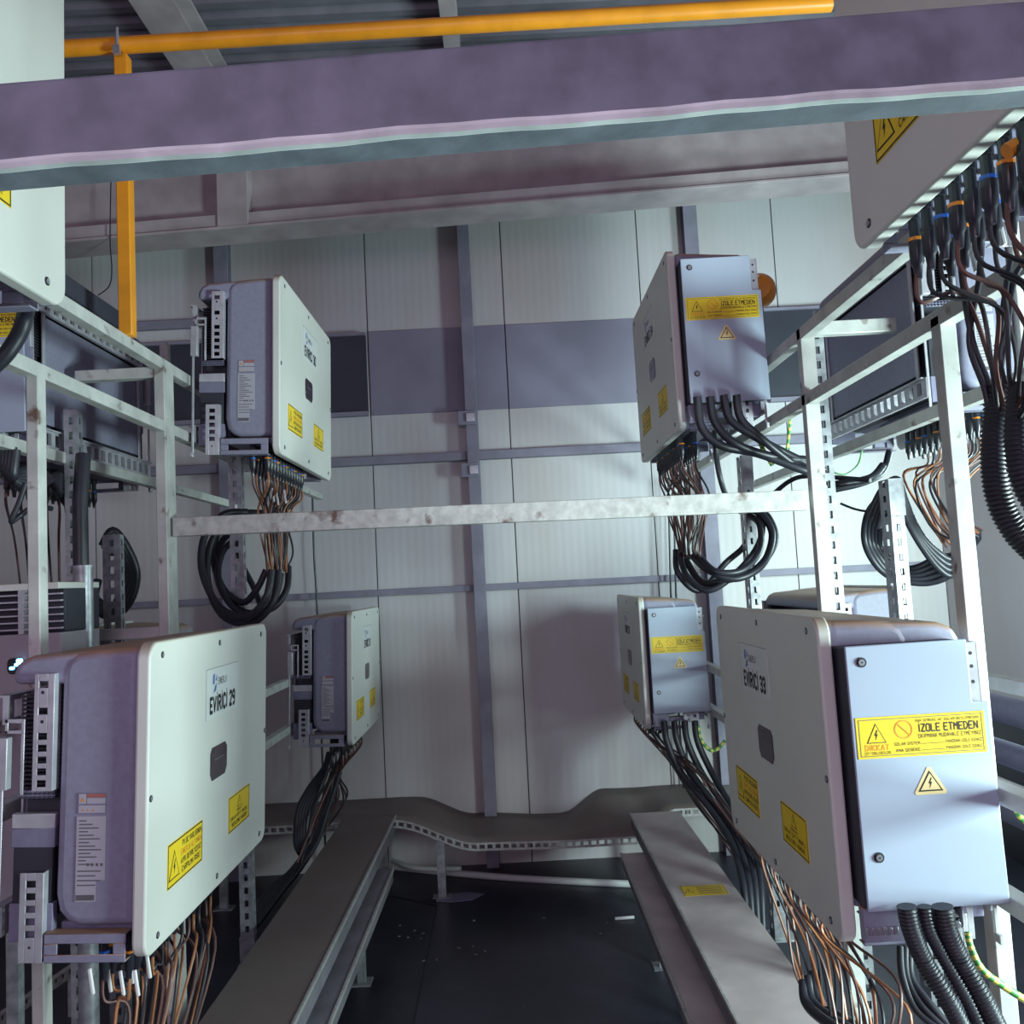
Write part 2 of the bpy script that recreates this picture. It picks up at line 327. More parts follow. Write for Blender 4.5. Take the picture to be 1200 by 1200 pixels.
for a, b, lab in (((150, 0), (203, 0), 'sloping grey purlin under the roof above the yellow vertical pipe'), ((513, 0), (533, 0), 'narrow grey purlin under the roof at the centre of the ceiling')):
    zc = 3.3
    p = at(a[0], a[1], 'z', zc); q = at(b[0], b[1], 'z', zc)
    m_ = MB(); m_.box(p.x, q.x, 4.4, YW-0.01, Z(zc), Z(zc)+0.012, STEEL2); xm = (p.x+q.x)/2; m_.box(xm-0.01, xm+0.01, 4.4, YW-0.01, Z(zc)+0.012, Z(ZC)+0.005, STEEL2); m_.box(p.x, q.x, 4.4, YW-0.01, Z(ZC)-0.015, Z(ZC)+0.002, STEEL2)
    single(m_, 'roof_purlin', lab, 'beam', bevel=0.002)
NB = thing('overhead_beam', (0, 0.6, Z(0.31)), 'large dark grey box beam crossing the whole view close overhead', 'beam')
def nb(mb): return mb.xf(Matrix(((1, 0, 0, 0), (0.012, 1, 0, 0), (0.0405, 0, 1, 0), (0, 0, 0, 1))))
m_ = MB(); m_.box(-0.62, 0.62, 0, 0.034, 0.004, 0.067, STEEL); nb(m_).build('beam_body', NB, bevel=0.003)
m_ = MB()
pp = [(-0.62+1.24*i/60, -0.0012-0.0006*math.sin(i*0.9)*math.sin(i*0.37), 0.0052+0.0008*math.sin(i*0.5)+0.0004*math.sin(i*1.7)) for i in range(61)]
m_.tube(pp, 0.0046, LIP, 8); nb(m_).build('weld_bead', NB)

# ------------------------------------------------------------------ rack frames
def tubebar(x0, x1, y0, y1, z0, z1, label, name='frame_rail', m=TUBE, cat='frame', group=None):
    m_ = MB(); m_.box(x0, x1, y0, y1, Z(z0), Z(z1), m); return single(m_, name, label, cat, group, bevel=0.003)
rack = thing('steel_rack', (-1.3, 3.4, 0), 'painted square-tube steel rack carrying the left row of inverters', 'rack')
rackR = thing('steel_rack', (1.1, 3.2, 0), 'painted square-tube steel rack carrying the right row of inverters', 'rack')
def rk(parent, name, x0, x1, y0, y1, z0, z1, m=TUBE, label=None):
    m_ = MB(); m_.box(x0, x1, y0, y1, Z(z0), Z(z1), m); local(m_, parent.location); o = m_.build(name, parent, bevel=0.003)
    if label: o['label'] = label
    return o
T = 0.042
for nm, X0, zz in (('rail', -1.28, 0.675), ('rail', -1.28, 0.915), ('rail', -1.28, -0.485), ('rail', -1.28, -0.745)): rk(rack, nm, X0-T, X0, 0.75, 6.2, zz-T, zz)
rk(rack, 'post', -1.318, -1.279, 3.352, 3.452, -1.95, 0.915)
rk(rack, 'post', -1.314, -1.281, 2.442, 2.488, -1.95, 0.64)
for zz in (0.885, -0.1): rk(rack, 'cross_rail', -1.62, -1.30, 3.355, 3.40, zz-T, zz)
for zz in (0.56, -0.35): rk(rack, 'back_rail', -1.66, -1.62, 1.0, 5.4, zz-T, zz, TUBE)
rk(rack, 'back_post', -1.66, -1.62, 4.3, 4.34, -1.95, 1.25)
for zz in (0.615, 0.855, -0.52, -0.76): rk(rackR, 'rail', 1.08, 1.08+T, 0.7, 5.9, zz-T, zz)
rk(rackR, 'post', 1.08, 1.132, 3.15, 3.19, -1.95, 0.855)
rk(rackR, 'post', 1.08, 1.122, 2.15, 2.195, -1.95, 0.60)
for zz in (0.875,): rk(rackR, 'cross_rail', 1.13, 1.43, 3.15, 3.19, zz-0.05, zz)
for zz in (0.50, -0.35, -0.66): rk(rackR, 'back_rail', 1.40, 1.44, 1.2, 5.4, zz-T, zz)
m_ = MB(); a = P(205, 618, 3.40); b = P(945, 586, 3.17); m_.bar(a, b, 0.04, 0.072, TUBER)
single(m_, 'cross_tie', 'long scuffed light steel bar spanning the aisle between both racks', 'bar', bevel=0.003)

def strut(x, y, z0, z1, label, face='y', w_=0.06, d=0.04, foot=True, light=GALV, pitch=0.055, cap=False):
    t_ = thing('perforated_strut', (x, y, Z(z0)), label, 'strut')
    m_ = MB(); H = z1-z0; th = 0.003
    slw = w_*0.3
    # web faces -y, flanges run back; slots in web
    m_.box(-w_/2, -slw/2, 0, th, 0, H, light); m_.box(slw/2, w_/2, 0, th, 0, H, light)
    zz = 0
    while zz < H:
        m_.box(-slw/2, slw/2, 0, th, zz, min(H, zz+pitch*0.5), light); zz += pitch
    for sx in (-1, 1):
        X = sx*(w_/2-th/2)
        m_.box(X-th/2, X+th/2, th, d*0.35, 0, H, light); m_.box(X-th/2, X+th/2, d*0.65, d, 0, H, light)
        zz = 0
        while zz < H:
            m_.box(X-th/2, X+th/2, d*0.35, d*0.65, zz, min(H, zz+pitch*0.55), light); zz += pitch
        m_.box(min(X, X-sx*0.012), max(X, X-sx*0.012), d-th, d, 0, H, light)
    m_.build('channel', t_)
    if foot:
        m_ = MB(); m_.box(-w_*0.7, w_*1.6, -0.02, d+0.02, -0.008, 0, light); m_.box(-w_/2-0.004, w_/2+0.004, -0.006, -0.001, 0, 0.12, light); m_.build('foot_plate', t_, bevel=0.001)
    if cap:
        m_ = MB(); m_.box(-w_/2-0.004, w_/2+0.004, -0.008, -0.001, H-0.14, H, GALV); m_.build('splice_plate', t_, bevel=0.001)
    return t_
strut(-1.272+0.03, 4.08, -1.62, 1.05, 'galvanised strut behind the wires of the upper left inverter by the tie bar')
strut(1.10, 4.05, -1.62, 0.52, 'galvanised strut standing inside the cable loop under the upper right inverter', w_=0.045, d=0.09, cap=True)
strut(1.165, 3.22, -1.95, 0.86, 'tall perforated strut clamped beside the front right rack post', w_=0.05, foot=False)
strut(1.45, 3.32, -1.95, 0.31, 'slotted strut in front of the coiled conduits right of the rack post', w_=0.05, d=0.09, foot=False, cap=True)
strut(-1.60, 3.6, -1.95, 0.27, 'slotted strut in front of the coiled conduits left of the rack post', w_=0.07, foot=False)
strut(-1.60, 3.28, -1.95, 0.72, 'slotted strut beside the galvanised conduit pipe behind the left rack', w_=0.05, foot=False)
m_ = MB(); q = P(97, 666, 3.15); m_.tube([(q.x, q.y, 0.4), (q.x, q.y, q.z)], 0.033, GALV, 20); m_.tube([(q.x, q.y, q.z), (q.x, q.y, q.z+0.01)], 0.036, GALV, 20)
single(m_, 'conduit_pipe', 'round galvanised conduit pipe standing behind the left rack rails', 'pipe')
q0 = P(95, 670, 3.15)
m_ = MB(); m_.tube([(q0.x+0.0, q0.y, q0.z), (q0.x+0.0, q0.y, q0.z+0.25), (q0.x-0.005, q0.y+0.04, q0.z+0.42)], 0.026, RUB, 12)
single(m_, 'black_conduit', 'black conduit rising out of the galvanised pipe top behind left rack', 'conduit')

# ------------------------------------------------------------------ yellow gas pipes
m_ = MB(); a = P(150, 396, 3.05); tp = P(148, 72, 3.05)
m_.box(a.x-0.025, a.x+0.022, a.y-0.02, a.y+0.025, Z(0.915), tp.z+0.02, YPIPE)
single(m_, 'yellow_riser', 'square yellow upright standing on the left rack rail up to the roof pipe', 'pipe', bevel=0.004)
t = thing('yellow_pipe', tuple(P(150, 52, 3.05)), 'long round yellow pipe running level under the ceiling', 'pipe')
a = P(60, 58, 3.05); b = P(974, 4, 3.05); m_ = MB(); a2 = P(-60, 66, 3.05)
m_.tube([a2, a, (a+b)/2, b], 0.029, YPIPE, 20); local(m_, t.location); m_.build('pipe_run', t)
q = P(142, 55, 3.05); m_ = MB()
m_.tube([q+Vector((0, -0.033, 0.05)), q+Vector((0, -0.036, -0.04))], 0.006, SCR, 8)
m_.tube([q+Vector((0.0, 0.033*math.sin(a_), 0.033*math.cos(a_))) for a_ in [k*0.4 for k in range(17)]], 0.005, SCR, 6)
m_.box(q.x-0.012, q.x+0.012, q.y-0.045, q.y-0.03, q.z-0.05, q.z-0.02, SCR); local(m_, t.location); m_.build('pipe_clamp', t)

# ------------------------------------------------------------------ the inverter
W_, H_, D_ = 1.035, 0.75, 0.365
OR = Vector((-D_, W_/2, -H_))               # origin: back, middle, bottom; x = 0 is the front, z = 0 the top
def rrect(a0, a1, b0, b1, r, n=7):
    out = []
    for cx, cy, s0 in ((a1-r, b1-r, 0), (a0+r, b1-r, 90), (a0+r, b0+r, 180), (a1-r, b0+r, 270)):
        for k in range(n+1):
            a = math.radians(s0+90*k/n); out.append((cx+r*math.cos(a), cy+r*math.sin(a)))
    return out
def ladder_y(m_, x0, x1, z0, z1, y0, y1, hx0, hx1, holes, m):         # plate in the x-z plane with a column of holes
    m_.box(x0, hx0, y0, y1, z0, z1, m); m_.box(hx1, x1, y0, y1, z0, z1, m)
    zc = z0
    for a, b in sorted(holes): m_.box(hx0, hx1, y0, y1, zc, a, m); zc = b
    m_.box(hx0, hx1, y0, y1, zc, z1, m)
def cyl(m_, c, ax, r, h, m, n=14):
    d = {'x': Vector((1, 0, 0)), 'y': Vector((0, 1, 0)), 'z': Vector((0, 0, 1))}[ax]; c = Vector(c); m_.tube([c, c+d*h], r, m, n)

def L_(mb): return mb.xf(Matrix.Translation(-OR))
def warn_wide():                            # yellow label with triangle left and four lines of writing
    m_ = MB(); s = Sheet(m_, (0, 0, 0), (0, 1, 0), (0, 0, 1), (1, 0, 0)); w_, h = 0.255, 0.112
    s.slab(0, w_, 0, h, YLAB); s.frame(0.002, w_-0.002, 0.002, h-0.002, 0.0035, BLK); s.tri(0.045, 0.018, 0.075, 0.072, 0.0035, BLK, YLAB)
    s.text('PV DC VARLIĞINDA', 0.10, 0.245, 0.084, 0.098, BLK); s.text('ENERJİ ALTINDA', 0.092, 0.245, 0.062, 0.075, ORNG)
    s.text('AYRI DEVRE KESİCİ', 0.092, 0.245, 0.040, 0.053, BLK); s.text('ÇARPILMA RİSKİ', 0.10, 0.235, 0.018, 0.031, BLK)
    return m_
def warn_square():
    m_ = MB(); s = Sheet(m_, (0, 0, 0), (0, 1, 0), (0, 0, 1), (1, 0, 0)); w_, h = 0.215, 0.108
    s.slab(0, w_, 0, h, YLAB); s.frame(0.002, w_-0.002, 0.002, h-0.002, 0.003, BLK); s.tri(0.108, 0.062, 0.05, 0.036, 0.0025, BLK, YLAB)
    s.text('DİKKAT', 0.08, 0.136, 0.050, 0.057, BLK); s.text('DİKKAT ÇİFT TARAFLI', 0.02, 0.195, 0.033, 0.043, BLK); s.text('BESLEME VARDIR', 0.03, 0.185, 0.014, 0.025, BLK)
    return m_
def name_sticker(num):
    m_ = MB(); s = Sheet(m_, (0, 0, 0), (0, 1, 0), (0, 0, 1), (1, 0, 0)); w_, h = 0.30, 0.145
    s.slab(0, w_, 0, h, WHT); s.rect(0, w_, h-0.0015, h, INK); s.rect(0, 0.0015, 0, h, INK)
    s.text('EVİRİCİ '+str(num), 0.035, 0.265, 0.018, 0.058, BLK)
    s.poly([(0.062, 0.072), (0.085, 0.078), (0.092, 0.10), (0.075, 0.092)], BLU); s.poly([(0.055, 0.10), (0.07, 0.096), (0.075, 0.128), (0.058, 0.125)], BLU)
    s.poly([(0.08, 0.108), (0.094, 0.104), (0.09, 0.126)], BLU)
    s.text('Enerji', 0.105, 0.185, 0.094, 0.112, INK)
    return m_
def rating():
    m_ = MB(); s = Sheet(m_, (0, 0, 0), (1, 0, 0), (0, 0, 1), (0, -1, 0))
    s.slab(0.002, 0.07, 0.205, 0.255, CASED); s.rect(0.004, 0.022, 0.23, 0.253, RATE); s.tri(0.013, 0.233, 0.016, 0.016, 0.002, BLK, ORNG, False)
    s.rect(0.024, 0.068, 0.245, 0.253, RED); s.rect(0.024, 0.068, 0.23, 0.243, RATE)
    s.rect(0.004, 0.068, 0.208, 0.226, RATE)
    for k in range(3): s.tri(0.013+k*0.013, 0.211, 0.010, 0.010, 0.0015, BLK, ORNG, False)
    s.slab(0.0, 0.07, 0.05, 0.20, RATE); s.slab(0.0, 0.048, 0.0, 0.05, RATE); s.rect(0.002, 0.046, 0.003, 0.016, INK)
    for k in range(13):
        b = 0.188-k*0.0085; a1 = 0.02+0.04*((k*37 % 11)/11)
        s.rect(0.006, a1+0.004, b, b+0.003, INK)
    for k in range(4): s.rect(0.026+k*0.011, 0.032+k*0.011, 0.083, 0.09, INK)
    for k in range(4): s.rect(0.004, 0.06-(k % 2)*0.012, 0.058-k*0.011+0.012, 0.061-k*0.011+0.012, INK)
    return m_
def iso_label():
    m_ = MB(); s = Sheet(m_, (0, 0, 0), (-1, 0, 0), (0, 0, 1), (0, 1, 0)); w_, h = 0.292, 0.092
    s.slab(0, w_, 0, h, YLAB); s.frame(0.006, w_-0.006, 0.005, h-0.005, 0.0014, INK)
    s.tri(0.044, 0.034, 0.045, 0.044, 0.002, BLK, YLAB); s.text('DİKKAT', 0.018, 0.072, 0.018, 0.030, ORNG); s.text('ÇİFT YÖNLÜ BESLEME', 0.016, 0.075, 0.009, 0.0145, BLK)
    s.ring(0.107, 0.061, 0.021, 0.0028, ORNG); s.poly([(0.093, 0.073), (0.095, 0.075), (0.121, 0.049), (0.119, 0.047)], ORNG, 0.002)
    s.text('ANA ŞEBEKE VE SOLAR BESLEMESİNİ', 0.135, 0.280, 0.076, 0.081, BLK); s.text('İZOLE ETMEDEN', 0.142, 0.276, 0.054, 0.070, BLK)
    s.text('EKİPMANA MÜDAHALE ETMEYİNİZ', 0.140, 0.282, 0.040, 0.048, BLK)
    s.text('SOLAR SİSTEM', 0.084, 0.142, 0.026, 0.032, BLK); s.rect(0.144, 0.198, 0.0265, 0.0275, BLK); s.text('PANODAN İZOLE EDİNİZ', 0.201, 0.282, 0.026, 0.032, BLK)
    s.text('ANA ŞEBEKE', 0.087, 0.142, 0.012, 0.018, BLK); s.rect(0.144, 0.198, 0.0125, 0.0135, BLK); s.text('PANODAN İZOLE EDİNİZ', 0.201, 0.282, 0.012, 0.018, BLK)
    return m_
def iso_tri():
    m_ = MB(); s = Sheet(m_, (0, 0, 0), (-1, 0, 0), (0, 0, 1), (0, 1, 0))
    s.poly([(-0.034, -0.004), (0.034, -0.004), (0.036, 0.002), (0.004, 0.056), (-0.004, 0.056), (-0.036, 0.002)], YTRI, 0.001)
    s.tri(0, 0.003, 0.056, 0.046, 0.0032, BLK, YTRI); return m_
def place_part(mb, name, parent, pos):       # mesh drawn at its own origin, placed in inverter coordinates
    o = mb.build(name, None, smooth=False); o.parent = parent; o.location = Vector(pos)-(OR if parent.parent is None else Vector((0, 0, 0))); return o

def shared(name, mesh_o, parent, pos):       # copy that shares mesh data
    o = bpy.data.objects.new(name, mesh_o.data); COL.objects.link(o); o.parent = parent; o.location = Vector(pos)-OR
    for m in mesh_o.modifiers:
        b = o.modifiers.new('bevel', 'BEVEL'); b.width = m.width; b.segments = m.segments; b.limit_method = 'ANGLE'; b.angle_limit = m.angle_limit
    return o
KIDS = {}
def kid(parent, o): KIDS.setdefault(parent.name, []).append(o); return o
def make_inverter():
    t = thing('solar_inverter', (0, 0, 0), 'x', 'inverter')
    K = lambda o, p=t: kid(p, o)
    m_ = MB(); m_.prism(rrect(0, W_, -H_, 0, 0.045), -0.033, 0, 'x', COVER)
    cover = K(L_(m_).build('cover', t, bevel=0.006, seg=3, ang=25))
    # screws: one mesh, shared
    m_ = MB(); cyl(m_, (0, 0, 0), 'x', 0.0085, 0.0015, BLK); cyl(m_, (0.0014, 0, 0), 'x', 0.0055, 0.002, SCR)
    scr0 = None
    for y, z in ((0.075, -0.035), (0.5175, -0.035), (0.96, -0.035), (0.018, -0.375), (1.017, -0.375), (0.075, -0.715), (0.5175, -0.715), (0.96, -0.715)):
        if scr0 is None:
            scr0 = m_.build('screw'); o = scr0
        else:
            o = scr0.copy(); COL.objects.link(o)
        o.parent = cover; o.location = Vector((0, y, z))-OR; K(o, cover)
    m_ = MB(); hexa = [(0.445, -0.35), (0.46, -0.335), (0.575, -0.335), (0.592, -0.35), (0.592, -0.41), (0.575, -0.43), (0.46, -0.43), (0.445, -0.41)]
    m_.prism(hexa, 0, 0.0025, 'x', DISP); s = Sheet(m_, (0.0012, 0, 0), (0, 1, 0), (0, 0, 1), (1, 0, 0))
    s.rect(0.475, 0.56, -0.375, -0.371, INK, 0.0015)
    K(L_(m_).build('display_window', t, bevel=0.001))
    o = warn_wide(); L_(o.xf(Matrix.Translation((0, 0.13, -0.63)))); K(o.build('warning_label', t, smooth=False))
    o = warn_square(); L_(o.xf(Matrix.Translation((0, 0.62, -0.625)))); K(o.build('warning_label', t, smooth=False))
    # casing: rounded profile in x-z, closed ends
    prof = [(-0.033, -0.010), (-0.13, -0.016), (-0.19, -0.022), (-0.214, -0.036), (-0.226, -0.062), (-0.23, -0.60), (-0.222, -0.64), (-0.20, -0.665), (-0.17, -0.675), (-0.033, -0.675)]
    m_ = MB(); m_.prism(prof, 0.022, W_-0.022, 'y', CASE); casing = K(L_(m_).build('casing', t, bevel=0.022, seg=4, ang=40))
    m_ = MB(); m_.prism([(-0.12, -0.018), (-0.30, -0.030), (-0.333, -0.044), (-0.346, -0.07), (-0.346, -0.10), (-0.12, -0.10)], 0.026, W_-0.026, 'y', CASE); K(L_(m_).build('rear_hood', t, bevel=0.014, seg=3, ang=40))
    o = rating(); L_(o.xf(Matrix.Translation((-0.178, 0.0212, -0.615)))); o = o.build('rating_label', None, smooth=False); o.parent = casing; K(o, casing)
    # rear: dark core with cooling fins, two fan trays
    m_ = MB(); m_.box(-0.325, -0.22, 0.07, W_-0.07, -0.66, -0.12, FIN)
    for k in range(22): z = -0.13-k*0.0105; m_.box(-0.335, -0.225, 0.05, W_-0.05, z-0.004, z, FIN)
    K(L_(m_).build('heat_sink', t))
    for y0 in (0.03, W_-0.05):
        m_ = MB(); y1 = y0+0.02
        m_.box(-0.34, -0.235, y0, y1, -0.445, -0.41, BRK); m_.box(-0.33, -0.24, y0+0.004, y1-0.004, -0.375, -0.355, CASED)
        for r_ in range(2):
            for k in range(8): m_.box(-0.325+k*0.0115, -0.318+k*0.0115, y0-0.001, y1+0.001, -0.372+r_*0.009-0.002, -0.372+r_*0.009+0.003, FIN)
        m_.box(-0.34, -0.235, y0, y1, -0.49, -0.445, CASED); m_.box(-0.335, -0.24, y0+0.002, y1-0.002, -0.62, -0.49, FIN); m_.box(-0.34, -0.235, y0-0.002, y1+0.002, -0.71, -0.62, CASED)
        K(L_(m_).build('fan_tray', t, bevel=0.002))
    m_ = MB(); m_.box(-0.345, -0.338, 0.10, W_-0.10, -0.60, -0.20, CASE); m_.box(-0.352, -0.345, 0.09, 0.11, -0.62, -0.13, BRK); m_.box(-0.352, -0.345, W_-0.11, W_-0.09, -0.62, -0.13, BRK)
    K(L_(m_).build('back_panel', t, bevel=0.002))
    # mounting rails along the back with square slots
    for zc in (-0.16, -0.66):
        m_ = MB(); m_.box(-D_, -0.352, 0.02, W_-0.02, zc+0.022, zc+0.035, BRK); m_.box(-D_, -0.352, 0.02, W_-0.02, zc-0.035, zc-0.022, BRK)
        k = 0.02
        while k < W_-0.05: m_.box(-D_, -0.352, k, k+0.028, zc-0.022, zc+0.022, BRK); k += 0.062
        m_.box(-D_-0.012, -D_, 0.02, W_-0.02, zc+0.03, zc+0.035, BRK)
        K(L_(m_).build('mounting_rail', t))
    # slotted ears at both ends
    for end in (0, 1):
        ya, yb = (0.008, 0.012) if end == 0 else (W_-0.012, W_-0.008)
        m_ = MB(); holes = [(-0.072-a-0.016, -0.072-a) for a in (0.018, 0.082, 0.142, 0.170, 0.198, 0.226, 0.254)]
        ladder_y(m_, -0.283, -0.236, -0.352, -0.072, ya, yb, -0.272, -0.250, holes, BRK)
        f0, f1 = (ya, ya+0.035) if end == 0 else (yb-0.035, yb)
        m_.box(-0.238, -0.234, f0, f1, -0.352, -0.072, BRK)
        for a in (0.045, 0.115): cyl(m_, (-0.262, ya-0.0005, -0.072-a), 'y', 0.005, yb-ya+0.001, FIN, 8)
        K(L_(m_).build('mounting_ear', t, bevel=0.0012))
        m_ = MB(); holes = [(-0.543-a-0.016, -0.543-a) for a in (0.018, 0.047, 0.076, 0.105, 0.134)]
        ladder_y(m_, -0.305, -0.25, -0.751, -0.543, ya, yb, -0.290, -0.267, holes, BRK)
        m_.box(-0.252, -0.248, f0, f1, -0.751, -0.543, BRK); cyl(m_, (-0.278, ya-0.0005, -0.715), 'y', 0.004, yb-ya+0.001, FIN, 8)
        K(L_(m_).build('mounting_ear', t, bevel=0.0012))
        # carrying handle with slot, under the casing
        m_ = MB(); ladder = [(-0.735, -0.705)]
        m_.box(-0.244, -0.05, ya, yb, -0.708, -0.684, CASE); m_.box(-0.244, -0.05, ya, yb, -0.752, -0.733, CASE)
        m_.box(-0.244, -0.212, ya, yb, -0.733, -0.708, CASE); m_.box(-0.08, -0.05, ya, yb, -0.733, -0.708, CASE)
        m_.box(-0.244, -0.05, f0, f1, -0.752, -0.748, CASE); m_.box(-0.244, -0.05, f0, f1, -0.688, -0.684, CASE)
        K(L_(m_).build('carry_handle', t, bevel=0.003))
        # bent lock handle on the rear rail
        m_ = MB(); m_.box(-0.352, -0.308, ya, yb, -0.19, -0.18, BRK); m_.box(-0.352, -0.308, ya, yb, -0.215, -0.207, BRK); m_.box(-0.352, -0.344, ya, yb, -0.215, -0.18, BRK)
        m_.box(-0.312, -0.304, ya, yb, -0.36, -0.18, BRK)
        K(L_(m_).build('lock_frame', t, bevel=0.0015))
        m_ = MB(); g0, g1 = (-0.012, 0.012) if end == 0 else (W_-0.012, W_+0.012)
        m_.box(-0.362, -0.334, g0, g1, -0.345, -0.222, BRK); m_.box(-0.362, -0.352, ya, yb, -0.75, -0.345, BRK); m_.box(-0.362, -0.35, g0, g1, -0.76, -0.74, BRK)
        K(L_(m_).build('locking_bar', t, bevel=0.003))
    # underside cable plate and connectors
    m_ = MB(); m_.box(-0.23, -0.04, 0.06, W_-0.30, -0.70, -0.674, CASED); K(L_(m_).build('gland_plate', t, bevel=0.004))
    for mi_, ring in enumerate((CORG, CBLU, CONN)):
        pass
    protos = []
    for ring in (CORG, CBLU, CONN):
        m_ = MB(); m_.tube([(0, 0, 0), (0, 0, -0.02), (0, 0, -0.021), (0, 0, -0.058), (0, 0, -0.06), (0, 0, -0.10), (0, 0, -0.105), (0, 0, -0.13)], 0, CONN, 10, rr=[0.012, 0.012, 0.0095, 0.0095, 0.0125, 0.0125, 0.009, 0.006])
        m_.tube([(0, 0, -0.054), (0, 0, -0.060)], 0.0130, ring, 10); protos.append(m_)
    firsts = []
    for k in range(13):
        for r_, x in ((0, -0.075), (1, -0.135)):
            pr = (k*2+r_) % 3
            if len(firsts) < 3 and pr == len(firsts): o = protos[pr].build('connector'); firsts.append(o)
            elif pr < len(firsts): o = firsts[pr].copy(); COL.objects.link(o)
            else: continue
            o.parent = t; o.location = Vector((x, 0.09+k*0.05, -0.70))-OR; K(o)
    # isolator box on the far end: stepped lid, two locks, labels
    ye = W_+0.052
    m_ = MB(); m_.box(-0.32, -0.040, W_-0.03, W_+0.046, -0.65, -0.07, FIN); m_.box(-0.355, -0.30, W_-0.02, W_+0.046, -0.65, -0.212, CASED)  # front part coloured near black for the shade in the gap beside the cover
    box = K(L_(m_).build('isolator_box', t, bevel=0.004))
    m_ = MB(); m_.prism([(-0.043, -0.066), (-0.322, -0.066), (-0.322, -0.207), (-0.358, -0.209), (-0.362, -0.655), (-0.043, -0.655)], W_+0.046, ye, 'y', BOXM)
    lid = L_(m_).build('isolator_lid', None, bevel=0.004, seg=3); lid.parent = box; K(lid, box)
    for z in (-0.104, -0.537):
        m_ = MB(); cyl(m_, (-0.078, ye-0.001, z), 'y', 0.0115, 0.003, BLK, 18); cyl(m_, (-0.078, ye+0.002, z), 'y', 0.0075, 0.0025, SCR, 12); cyl(m_, (-0.078, ye+0.004, z), 'y', 0.002, 0.001, BLK, 8)
        o = L_(m_).build('lid_lock', None); o.parent = box; K(o, box)
    o = iso_label(); L_(o.xf(Matrix.Translation((-0.052, ye, -0.320)))); o = o.build('warning_label', None, smooth=False); o.parent = box; K(o, box)
    o = iso_tri(); L_(o.xf(Matrix.Translation((-0.208, ye, -0.402)))); o = o.build('hazard_triangle', None, smooth=False); o.parent = box; K(o, box)
    m_ = MB(); m_.box(-0.352, -0.324, W_+0.03, W_+0.034, -0.215, -0.075, BRK); m_.box(-0.354, -0.350, W_+0.0, W_+0.034, -0.215, -0.075, BRK)
    for z in (-0.10, -0.13, -0.165): cyl(m_, (-0.337, W_+0.0335, z), 'y', 0.0045, 0.001, BLK, 8)
    K(L_(m_).build('side_flange', t, bevel=0.001))
    # lower bracket, earth plate with bolts
    m_ = MB(); m_.box(-0.13, -0.04, W_+0.0, W_+0.03, -0.73, -0.655, CASE)
    for k in range(6): m_.box(-0.115+k*0.013, -0.107+k*0.013, W_+0.03, W_+0.034, -0.715, -0.695, SCR)
    K(L_(m_).build('cable_clamp', t, bevel=0.003))
    m_ = MB(); m_.box(-0.262, -0.212, W_+0.02, W_+0.024, -0.755, -0.64, BRK); m_.box(-0.268, -0.262, W_+0.0, W_+0.024, -0.755, -0.64, BRK)
    for z in (-0.675, -0.70): cyl(m_, (-0.246, W_+0.024, z), 'y', 0.0095, 0.012, SCR, 10)
    K(L_(m_).build('earth_plate', t, bevel=0.0015))
    return t
INV = make_inverter()
def copy_tree(o, parent=None):
    c = o.copy(); COL.objects.link(c)
    if parent: c.parent = parent
    for ch in KIDS.get(o.name, []): copy_tree(ch, c)
    return c
first = [True]
def inverter(face, Ynear, ztop, kind, tilt, label, num=None, s0=0.40, group=None):
    src_kids = INV
    o = INV if first[0] else copy_tree(INV)
    first[0] = False
    R = Matrix.Rotation(math.radians(-tilt), 4, 'Y') @ Matrix.Rotation(0 if kind == 'L' else math.pi, 4, 'Z')
    anc = Vector((0, 0 if kind == 'L' else W_, 0))-OR
    loc = Vector((face, Ynear, Z(ztop)))-(R @ anc)
    o.rotation_mode = 'XYZ'; o.location = loc; o.rotation_euler = R.to_euler()
    tag(o, label, 'inverter', group)
    M_ = Matrix.Translation(loc) @ R
    if num is not None:
        ns = name_sticker(num); L_(ns.xf(Matrix.Translation((0, s0, -0.25)))); ns.build('name_sticker', o, smooth=False)
    return M_
def wp(M_, x, y, z): return M_ @ (Vector((x, y, z))-OR)
PEND = [
 ('L1', -0.881, 2.189, -0.103, 'L', -2.2, 'large white inverter numbered 29 at lower left with grey casing side', 29, 0.40),
 ('R1', 0.707, 2.107, -0.121, 'R', 0.6, 'large inverter numbered 33 at lower right with pale isolator box and yellow label', 33, 0.30),
 ('L2', -0.883, 3.587, 1.314, 'L', -1.8, 'white inverter on the upper left rack above the scuffed tie bar', 30, 0.40),
 ('L3', -0.907, 5.084, -0.123, 'L', -1.8, 'small far white inverter on the lower left, near the back wall', 31, 0.38),
 ('R2', 0.700, 3.555, 1.321, 'R', 0.3, 'inverter with isolator box on the upper right rack, above the cable loop', 34, 0.34),
 ('R3', 0.717, 5.13, -0.126, 'R', 0.1, 'small far inverter with isolator box, lower right near the back wall', 35, 0.34),
 ('L0', -0.855, 0.72, 1.335, 'L', -0.5, 'white inverter cut off by the top left corner, crossed by the overhead beam', None, 0.4),
 ('R0', 0.690, 0.645, 1.340, 'R', 0.3, 'inverter cut off by the upper right corner, its underside full of black connectors', None, 0.3),
 ('LB', -2.015, 3.12, 1.26, 'R', 0, 'inverter seen from behind through the left rack rails, facing away', None, 0.3),
 ('RB', 1.815, 3.0, 1.25, 'L', 0, 'inverter seen from behind through the right rack rails, facing away', None, 0.3),
 ('LC', -2.015, 3.7, -0.10, 'R', 0, 'inverter mostly hidden behind the numbered 29 one, its dark top showing', None, 0.3),
 ('RC', 1.80, 4.15, -0.11, 'L', 0, 'inverter mostly hidden behind the numbered 33 one, its pale end showing', None, 0.3)]
